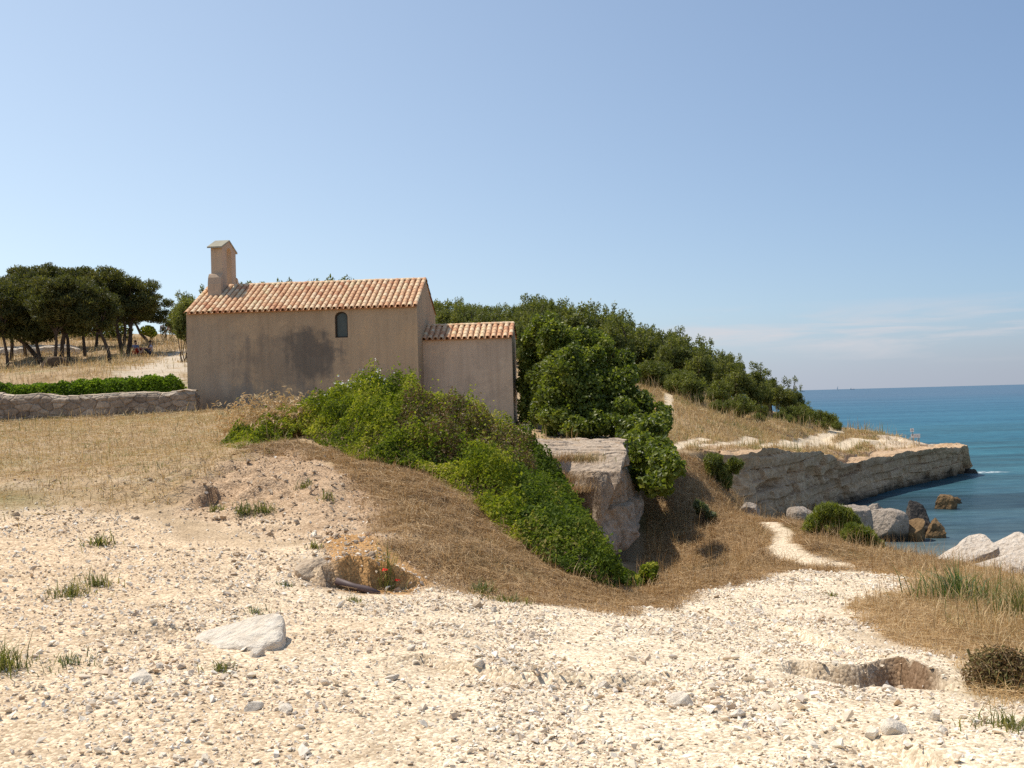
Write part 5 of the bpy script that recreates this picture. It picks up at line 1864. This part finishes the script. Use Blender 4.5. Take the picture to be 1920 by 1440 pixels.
mt, nt, b = new_mat('gravel_stone', .92, .15)
col = ramp(nt, attr(nt, 'rnd').outputs['Fac'], [(0, (.54, .41, .29)), (.2, (.70, .57, .43)), (.6, (.79, .70, .56)), (.93, (.84, .77, .67)), (1, (.42, .34, .27))])
n_ = noise(nt, 45, 4, .6, gpos(nt))
nt.links.new(mix(nt, 1., col, ramp(nt, n_, [(.3, (.82, .8, .77)), (.7, (1.08, 1.08, 1.08))]), 'MULTIPLY'), b.inputs['Base Color'])
bump(nt, b, n_, .4, .01)
M['gravel'] = mt
BAND = hits([(640, 1215), (760, 1180), (900, 1215), (1130, 1265), (1300, 1275), (1500, 1290), (1700, 1290), (1800, 1330), (1760, 1420), (1500, 1400), (1250, 1310), (900, 1275), (700, 1260)])


def gravel_keep(x, y):
    g, d, o_, s_, pv, pa, n1, n2 = zone_w(x, y)
    side = .38 + .62 * sstep(-4.0, 1.0, x + 1.5 * n1)
    patch = .22 + .78 * sstep(-.30, .20, fbm(xy3(x, y, 1.7), 3, 401))
    near_ = np.clip(5.5 / np.maximum(y, 3), .16, 1) ** .9
    return np.clip((g + .12 * d) * side * patch * near_, 0, 1)


NEARG = [(-4.5, 3.2), (4.5, 3.2), (7, 8), (9, 18), (-5, 18), (-9, 13), (-7, 8)]
x, y = scatter(NEARG, 3100, rng, gravel_keep)
sz = np.clip(rng.lognormal(math.log(.0068), .55, len(x)), .0035, .03) * (1 + .045 * y)
stones('gravel', x, y, sz, M['gravel'], 'pale crushed limestone gravel covering the track', 402)
x, y = scatter(NEARG, 105, rng, lambda x, y: np.clip(gravel_keep(x, y) * (.18 + 1.1 * sstep(-.3, .2, poly_sd(x, y, BAND))), 0, 1))
sz = np.clip(rng.lognormal(math.log(.024), .35, len(x)), .014, .06)
stones('loose_stones', x, y, sz, M['gravel'], 'bigger loose stones thickest in a band across the track', 403)
# rubble of the bare earth slope and the left meadow
x, y = scatter([(-12, 8), (-1, 9), (-1.5, 16), (-5, 19), (-14, 22)], 130, rng,
               lambda x, y: np.clip(.8 * sstep(-.3, .3, poly_sd(x, y, DIRT)) + .5 * sstep(-.2, .2, poly_sd(x, y, ORANGE)) + .6 * (sstep(.25, .45, fbm(np.stack([x * .35, y * 1.1, 0 * x], 1), 3, 49))), 0, 1))
sz = np.clip(rng.lognormal(math.log(.02), .5, len(x)), .008, .07)
stones('rubble', x, y, sz, M['tanrock'], 'tan earthy rubble on the bare slope and in the meadow', 404)

# dry grass
def grass_keep(lo, hi, seed, scale=.9):
    def f(x, y):
        g, d, o_, s_, pv, pa, n1, n2 = zone_w(x, y)
        bare_ = np.maximum.reduce([g, d * .93, o_, s_ * .9, pv * .92, pa])
        return np.clip((1 - bare_) * (lo + (hi - lo) * (fbm(xy3(x, y, scale), 3, seed) * .5 + .5)), 0, 1)
    return f


def dry_field(name, poly, dens, lay, length, width, mat, label, seed, keep, lean=.9, greener=0):
    r = np.random.default_rng(seed)
    x, y = scatter(poly, dens, r, keep)
    b_ = pts_on(x, y, -.005)
    tall = 1 + 1.6 * (r.uniform(0, 1, len(x)) > .94)
    V1, F1 = blades(b_, length * tall * (1 + .015 * y), width * (1 + .05 * y), lean - .35 * (tall > 1), r, (-.3, -.1))
    cl = fbm(xy3(x, y, 1.1), 4, seed + 1) * .5 + .5
    rn = np.clip(.6 * r.uniform(0, 1, len(x)) + .9 * (cl - .3) + greener * sstep(.55, .8, cl), 0, 1)
    x2, y2 = scatter(poly, lay, r, keep)
    V2, F2 = straws(pts_on(x2, y2, .01), gnormal(x2, y2), length * 1.5 * (1 + .015 * y2), width * .9 * (1 + .05 * y2), r)
    o = mesh_np(name, np.concatenate([V1, V2]), [*F1, F2 + len(V1)], mat, None, {'rnd': np.concatenate([rep(rn, 5), rep(np.clip(r.uniform(0, .88, len(x2)), 0, 1), 4)])})
    return tag(o, label, 'dry grass', None, 'stuff')


BANK = hits([(430, 850), (530, 828), (640, 850), (800, 885), (900, 950), (1060, 1070), (1180, 1100), (1380, 1062), (1560, 1050), (1600, 1062), (1440, 1085), (1330, 1115), (1230, 1152), (1160, 1158), (1050, 1150), (870, 1125), (640, 1100), (690, 1000), (620, 870)])
dry_field('straw_grass', BANK, 1900, 2000, .075, .0040, M['brownstraw'], 'flattened brown straw on the bank in front of the mound', 410, grass_keep(.15, 1.5, 411, 2.0), .95)
VERGE = [(2.2, 4.6), (4.6, 4.2), (8, 9), (14, 15), (14, 22), (8, 22), (6.5, 18.5), (5, 14), (3.2, 10), (3.0, 7)]
dry_field('straw_grass', VERGE, 1500, 1300, .095, .0038, M['straw'], 'pale golden straw along the right side of the track', 412, grass_keep(.5, 1.2, 413), .95)
TALL = hits([(1700, 1105), (1790, 1090), (1935, 1100), (1960, 1230), (1840, 1215), (1780, 1180)])
dry_field('tall_dry_grass', TALL, 700, 200, .14, .0045, M['meadow'], 'taller half-green dry grass round the reeds on the right', 414, grass_keep(.5, 1.2, 415), .55, .25)
MEADOW = [(-5.2, 9.2), (-3.8, 16), (-5, 19.6), (-6, 21.8), (-4.5, 24), (-4, 33), (-11, 34.5), (-25, 32.6), (-26, 20), (-14, 8.6), (-8, 8.8)]
dry_field('meadow_grass', MEADOW, 170, 190, .10, .0055, M['meadow'], 'short parched grass of the meadow in front of the rubble wall', 416, grass_keep(.1, 1.3, 417, .5), .85, .35)
RAVINE = [(1.9, 13.2), (3.2, 14.5), (5.2, 18), (7.6, 20), (8.2, 26), (7.6, 30), (8.6, 37), (5.6, 33), (4, 30), (3.2, 25), (2.4, 21)]
dry_field('bank_grass', RAVINE, 420, 500, .16, .0042, M['brownstraw'], 'brown grass on the banks of the gully and the path to the cove', 418, grass_keep(.5, 1.2, 419), .8)
COVE = [(4.6, 15.0), (6.0, 15.2), (9.2, 19), (9, 23), (8.4, 27), (7.4, 27.5), (6.6, 21.5), (5.4, 19)]
dry_field('bank_grass', COVE, 420, 600, .14, .0042, M['brownstraw'], 'dry grass on the brow above the cove below the broom bushes', 426, grass_keep(.6, 1.2, 427), .85)
CAPE = [(4.5, 38), (8.4, 38.6), (10.3, 42.6), (14.4, 48.8), (16.6, 52), (21.2, 58.2), (26, 63), (27, 69), (24, 73), (21, 71), (17, 67), (14, 63.5), (8, 62), (2, 62), (2, 42)]
dry_field('cape_grass', CAPE, 130, 40, .17, .0065, M['meadow'], 'parched grass of the open slope above the cliff', 420, grass_keep(.2, 1.3, 421, .6), .7, .35)
GROVE = [(-34, 38), (-11.5, 38), (-11, 50), (-14, 66), (-20, 80), (-45, 80), (-40, 55)]
dry_field('grove_grass', GROVE, 28, 10, .2, .0065, M['meadow'], 'thin dry grass on the ground under the pine grove', 422, grass_keep(.2, 1.1, 423, .4), .7)
TOP = [(-.8, 23.6), (2.4, 23.4), (2.9, 25), (3.1, 30), (0, 31), (-1.5, 27)]
dry_field('ledge_grass', TOP, 160, 60, .13, .0055, M['meadow'], 'tufts of dry grass on top of the limestone outcrop', 424, lambda x, y: sstep(.0, .3, fbm(xy3(x, y, 1.3), 3, 425)), .7)
for i, (px, py, Y, ln, lab) in enumerate([(1095, 862, 23.2, .22, 'strip of brown grass on the upper step of the outcrop'), (1060, 860, 23.3, .2, 'dry grass at the left of the upper step of the outcrop'), (1055, 900, 22.9, .24, 'brown grass on the middle step of the outcrop'),
                                          (1078, 918, 22.5, .2, 'brown grass on the lower step of the outcrop')]):
    q = P(px, py, Y)
    r = np.random.default_rng(430 + i)
    root = thing('dry_grass_clump', q, lab, 'dry grass', 'grass on the steps of the outcrop')
    n_ = 420
    bb = np.stack([r.normal(0, .22, n_), r.normal(0, .12, n_), r.normal(-.04, .03, n_)], 1)
    V_, F_ = blades(bb, ln, .009, .6, r)
    mesh_np('blades', V_, F_, M['brownstraw'] if i else M['meadow'], root, {'rnd': rep(r.uniform(0, 1, n_), 5)})


# ------------------------------------------------------------------ people resting under the pines
def skin_body(name, pts, edges, radii, mat, parent, sub=2):
    me = bpy.data.meshes.new(name)
    me.from_pydata([tuple(p) for p in pts], edges, [])
    o = bpy.data.objects.new(name, me)
    o.parent = parent
    C.objects.link(o)
    sk = o.modifiers.new('skin', 'SKIN')
    sk.use_smooth_shade = True
    for v, r_ in zip(me.skin_vertices[0].data, radii):
        v.radius = (r_, r_) if not isinstance(r_, tuple) else r_
    me.skin_vertices[0].data[0].use_root = True
    ss = o.modifiers.new('sub', 'SUBSURF')
    ss.levels = ss.render_levels = sub
    me.materials.append(mat)
    return o


M['skin'] = plain_mat('skin', (.42, .25, .17), .6, .3)
M['hair'] = plain_mat('dark_hair', (.03, .02, .015), .6, .3)


def sitter(loc, rz, shirt, trousers, label):
    root = thing('person', loc, label, 'person', None, rz)
    # seated on the ground, knees drawn up, facing -y
    J = {'pel': (0, 0, .12), 'bel': (0, .02, .30), 'che': (0, .0, .48), 'nec': (0, -.02, .60), 'hb': (0, -.04, .68), 'ht': (0, -.045, .80)}
    order = ['pel', 'bel', 'che', 'nec', 'hb', 'ht']
    pts = [J[k] for k in order]
    rad_ = [(.15, .11), (.14, .10), (.165, .11), .05, .078, .075]
    ed = [(0, 1), (1, 2), (2, 3), (3, 4), (4, 5)]
    for s_ in (-1, 1):
        i = len(pts)
        pts += [(s_ * .18, -.01, .54), (s_ * .24, -.12, .34), (s_ * .14, -.32, .36), (s_ * .10, -.40, .37)]
        rad_ += [.055, .043, .033, .03]
        ed += [(2, i), (i, i + 1), (i + 1, i + 2), (i + 2, i + 3)]
        i = len(pts)
        pts += [(s_ * .10, -.08, .11), (s_ * .15, -.42, .42), (s_ * .14, -.62, .06), (s_ * .15, -.78, .04)]
        rad_ += [.085, .062, .045, .04]
        ed += [(0, i), (i, i + 1), (i + 1, i + 2), (i + 2, i + 3)]
    skin_body('body', pts, ed, rad_, M['skin'], root)
    sp = [pts[0], pts[1], pts[2], (0, -.012, .565)]
    sr = [(.165, .125), (.155, .118), (.18, .126), .085]
    se = [(0, 1), (1, 2), (2, 3)]
    for s_ in (-1, 1):
        i = len(sp)
        sp += [(s_ * .18, -.01, .54), (s_ * .22, -.08, .41)]
        sr += [.068, .06]
        se += [(2, i), (i, i + 1)]
    skin_body('shirt', sp, se, sr, shirt, root)
    tp = [(0, 0, .10)]
    tr2, te = [(.165, .125)], []
    for s_ in (-1, 1):
        i = len(tp)
        tp += [(s_ * .10, -.08, .11), (s_ * .145, -.38, .38)]
        tr2 += [.098, .078]
        te += [(0, i), (i, i + 1)]
    skin_body('shorts', tp, te, tr2, trousers, root)
    V_, F_ = rock_np((.086, .098, .075), 3, 0, 3, .02, 2.)
    h_ = mesh_np('hair', V_ + np.array([0, -.025, .815]), F_, M['hair'], root, None, True)
    # nose
    V_, F_ = rock_np((.014, .022, .022), 4, 0, 2, 0., 2.)
    mesh_np('nose', V_ + np.array([0, -.125, .735]), F_, M['skin'], root, None, True)
    return root


q = P(254, 664, 64)
q[2] = max(q[2], height([q[0]], [q[1]])[0])
sitter(q, R(60), plain_mat('blue_shirt', (.16, .20, .33), .9, .1), plain_mat('red_shorts', (.5, .03, .03), .9, .1), 'person in a blue shirt and red shorts resting beside the dark pine trunks')
q2 = P(283, 664, 64)
q2[2] = max(q2[2], height([q2[0]], [q2[1]])[0])
sitter(q2, R(-60), plain_mat('lilac_shirt', (.38, .35, .42), .9, .1), plain_mat('dark_trousers', (.06, .06, .08), .9, .1), 'dark-haired person in a pale lilac shirt sitting right of the other')
q = (q + q2) / 2
q[2] = height([q[0]], [q[1]])[0]
V_, F_ = rock_np((.22, .16, .14), 9, 2, 3, .03, 3.)
bag = mesh_np('bag', V_, F_, plain_mat('orange_cloth', (.42, .20, .05), .9, .1), None, None, True)
bag.location = (q[0], q[1], q[2] + .12)
tag(bag, 'small orange and yellow bag on the ground between the two people', 'bag')

# ------------------------------------------------------------------ signs and ships
M['post'] = plain_mat('grey_steel', (.16, .16, .16), .5, .4)
M['white'] = plain_mat('white_paint', (.72, .72, .70), .5, .4)
M['red'] = plain_mat('sign_red', (.40, .03, .03), .5, .4)
M['ink'] = plain_mat('dark_print', (.10, .10, .12), .6, .3)
M['greyink'] = plain_mat('grey_print', (.45, .44, .45), .6, .3)


def sheet(name, outline, y0, y1, mat, parent, hole=None):
    mb = MB()
    mb.add(*poly_prism(outline, hole, y0, y1))
    return fix_normals(mb.build(name, mat, parent))


q = hit(1717, 830, y0=45)
sc = q[1] / F_PX
sg = thing('notice_sign', q, 'small white notice board over a wide one at the tip of the cape', 'sign')
mb = MB()
hz = lambda py: P(1710, py, q[1])[2] - q[2]
hx_ = lambda px: P(px, 815, q[1])[0] - q[0]
mb.tube([(hx_(1712.5), .03, -.3), (hx_(1711), .03, hz(803))], .022, 8)
mb.build('post', M['post'], sg)
mb = MB()
mb.tube([(hx_(1723), .03, -.3), (hx_(1722.5), .03, hz(815))], .022, 8)
mb.build('post', M['post'], sg)
bd = sheet('small_board', [(hx_(1707), hz(810)), (hx_(1713.6), hz(810)), (hx_(1713.6), hz(803.2)), (hx_(1707), hz(803.2))], -.02, 0, M['white'], sg)
sheet('pictogram', [(hx_(1708.6), hz(808)), (hx_(1711.8), hz(808)), (hx_(1711.8), hz(805)), (hx_(1708.6), hz(805))], -.026, -.021, M['greyink'], bd)
bd = sheet('wide_board', [(hx_(1708), hz(821)), (hx_(1725.2), hz(821)), (hx_(1725.2), hz(813.6)), (hx_(1708), hz(813.6))], -.02, 0, M['white'], sg)
sheet('pictogram', [(hx_(1709.6), hz(816.8)), (hx_(1712.4), hz(816.8)), (hx_(1712.4), hz(814.4)), (hx_(1709.6), hz(814.4))], -.026, -.021, M['ink'], bd)
mb = MB()
for k in range(3):
    mb.box(hx_(1713.5), hx_(1723.8), -.026, -.021, hz(819.8 - k * 1.7), hz(819.2 - k * 1.7))
mb.build('lettering', M['greyink'], bd)

q = hit(319, 636, y0=50)
s_ = thing('warning_sign', q, 'red-bordered triangular road sign on a post beside the evergreen', 'sign')
Yq = q[1]
hz2 = lambda py: P(316, py, Yq)[2] - q[2]
hx2 = lambda px: P(px, 615, Yq)[0] - q[0]
mb = MB()
mb.tube([(0, .03, -.2), (0, .03, hz2(611))], .03, 8)
mb.build('post', M['post'], s_)
tri_o = [(hx2(311.5), hz2(619.5)), (hx2(321.5), hz2(619.5)), (hx2(316.5), hz2(610))]
c_ = np.mean(np.array(tri_o), 0)
tri_i = [tuple(c_ + (np.array(p) - c_) * .62) for p in tri_o]
sheet('border', tri_o, -.02, 0, M['red'], s_, tri_i)
sheet('panel', tri_i, -.016, -.002, plain_mat('sign_cream', (.62, .55, .45), .5, .3), s_)
q = hit(305, 637, y0=50)
s_ = thing('round_sign', q, 'pale round road sign left of the triangular one', 'sign')
mb = MB()
Yq = q[1]
hc = P(305, 614, Yq)[2] - q[2]
mb.tube([(0, .03, -.2), (0, .03, hc)], .028, 8)
mb.build('post', M['post'], s_)
rr_ = 4.4 * Yq / F_PX
cir = lambda k: [(k * rr_ * math.cos(t), hc + k * rr_ * math.sin(t)) for t in np.linspace(0, 2 * math.pi, 25)[:-1]]
sheet('border', cir(1), -.02, 0, M['red'], s_, cir(.78))
sheet('panel', cir(.78), -.016, -.002, M['white'], s_)


def ship(name, px, py, Y, length, hgt, label, hull_mat, white=True, sail=False):
    q = P(px, py, Y)
    q[2] = SEA_Z
    root = thing(name, q, label, 'ship' if not sail else 'sailing boat')
    L = length / 2
    mb = MB()
    deck = [(-L, 0, hgt), (-L, length * .07, hgt), (L * .75, length * .07, hgt), (L, 0, hgt * 1.2), (L * .75, -length * .07, hgt), (-L, -length * .07, hgt)]
    keel = [(x * .92, y * .8, -1) for x, y, z in deck]
    n = 6
    mb.add(deck + keel, [np.array([[i, (i + 1) % n, n + (i + 1) % n, n + i] for i in range(n)]), np.array([list(range(n)), list(range(n, 2 * n))[::-1]])])
    fix_normals(mb.build('hull', hull_mat, root))
    mb = MB()
    if sail:
        mb.tube([(0, 0, 0), (0, 0, length * 1.5)], length * .012, 6)
        mb.build('mast', M['post'], root)
        mb = MB()
        mb.add(*poly_prism([(.02 * length, hgt * 1.6), (.02 * length, length * 1.4), (-.5 * length, hgt * 1.7)], None, -.15, .15))
        mb.build('sail', M['white'], root)
    else:
        mb.box(-L * .85, -L * .45, -length * .05, length * .05, hgt, hgt * 3.1)
        mb.box(-L * .75, -L * .62, -length * .02, length * .02, hgt * 3.1, hgt * 4.)
        mb.build('superstructure', M['white'] if white else hull_mat, root)
        mb = MB()
        mb.tube([(L * .5, 0, hgt), (L * .5, 0, hgt * 2.6)], length * .012, 6)
        mb.build('mast', M['post'], root)
    return root


hazy = plain_mat('grey_blue_hull', (.30, .34, .40), .7, .2)
ship('sailing_boat', 1571, 726, 6000, 18, 2.2, 'tiny white sailing boat on the horizon', M['white'], True, True)
ship('cargo_ship', 1598, 727, 9000, 44, 5, 'tiny grey ship on the horizon right of the white boat', hazy)
ship('cargo_ship', 1506, 733, 4000, 13, 1.4, 'small dark boat near the horizon at the edge of the wood', M['ink'], False)

# ------------------------------------------------------------------ light and sky
SUN_AZ, SUN_EL = R(-59), R(62)
sv = Vector((math.sin(SUN_AZ) * math.cos(SUN_EL), math.cos(SUN_AZ) * math.cos(SUN_EL), math.sin(SUN_EL)))
sl = bpy.data.lights.new('sun', 'SUN')
sl.energy = 3.6
sl.angle = R(.53)
sl.color = (1.0, .93, .82)
so = bpy.data.objects.new('sun', sl)
C.objects.link(so)
so.rotation_euler = sv.to_track_quat('Z', 'Y').to_euler()
so.location = (-30, 30, 60)

w = bpy.data.worlds.new('World')
S.world = w
w.use_nodes = True
nt = w.node_tree
bg = nt.nodes['Background']
sky = nt.nodes.new('ShaderNodeTexSky')
sky.sky_type = 'NISHITA'
sky.sun_disc = False
sky.sun_elevation = SUN_EL
sky.sun_rotation = SUN_AZ
sky.altitude = 0
sky.air_density = 1.0
sky.dust_density = 0.35
sky.ozone_density = 1.0
# thin wisps of cloud low over the sea
tc = nt.nodes.new('ShaderNodeTexCoord').outputs['Generated']
mp = nd(nt, 'ShaderNodeMapping', {'Vector': tc, 'Scale': (3.2, 3.2, 34.)}).outputs[0]
cn = noise(nt, 1.7, 6, .6, mp, .4)
sz_ = nd(nt, 'ShaderNodeSeparateXYZ', {0: tc})
el = sz_.outputs[2]
band = mth(nt, 'MULTIPLY', nd(nt, 'ShaderNodeMapRange', {'Value': el, 'From Min': .02, 'From Max': .05, 'To Min': 0., 'To Max': 1.}).outputs[0],
           nd(nt, 'ShaderNodeMapRange', {'Value': el, 'From Min': .062, 'From Max': .085, 'To Min': 1., 'To Max': 0.}).outputs[0])
band = mth(nt, 'MULTIPLY', band, nd(nt, 'ShaderNodeMapRange', {'Value': sz_.outputs[0], 'From Min': .10, 'From Max': .2, 'To Min': 0., 'To Max': 1.}).outputs[0])
ck = mth(nt, 'MULTIPLY', mth(nt, 'MULTIPLY', ramp(nt, cn, [(.44, (0, 0, 0)), (.64, (1, 1, 1))]), band), .75)
hs = nd(nt, 'ShaderNodeHueSaturation', {'Saturation': .82, 'Value': 1.0, 'Color': sky.outputs[0]}).outputs[0]
hs = nd(nt, 'ShaderNodeGamma', {'Color': hs, 'Gamma': .68}).outputs[0]
side = nd(nt, 'ShaderNodeMapRange', {'Value': sz_.outputs[0], 'From Min': -.5, 'From Max': .5, 'To Min': 1.22, 'To Max': .74}).outputs[0]   # paler towards the sun
mr = lambda a_, b_: nd(nt, 'ShaderNodeMapRange', {'Value': sz_.outputs[0], 'From Min': -.5, 'From Max': .5, 'To Min': a_, 'To Max': b_}).outputs[0]
tint = nd(nt, 'ShaderNodeCombineColor', {0: mr(1.19 * .945, .66 * .945), 1: mr(1.13 * 1.065, .74 * 1.065), 2: mr(1.02 * 1.235, .81 * 1.235)}).outputs[0]
hs = mix(nt, 1., hs, tint, 'MULTIPLY')
hz_ = nd(nt, 'ShaderNodeMapRange', {'Value': el, 'From Min': .0, 'From Max': .085, 'To Min': .8, 'To Max': 0.}, interpolation_type='SMOOTHSTEP').outputs[0]
hs = mix(nt, hz_, hs, mix(nt, 1., (2.5, 2.72, 3.3), nd(nt, 'ShaderNodeCombineColor', {0: side, 1: side, 2: side}).outputs[0], 'MULTIPLY'))
skc = mix(nt, ck, hs, (3.25, 3.15, 3.3))
nt.links.new(skc, bg.inputs['Color'])
bg.inputs['Strength'].default_value = .15

S.view_settings.view_transform = 'Standard'
S.view_settings.look = 'None'
S.view_settings.exposure = 0.5
S.view_settings.gamma = 1.0
S.cycles.use_denoising = False
S.cycles.max_bounces = 6
S.cycles.diffuse_bounces = 3
S.cycles.transparent_max_bounces = 4
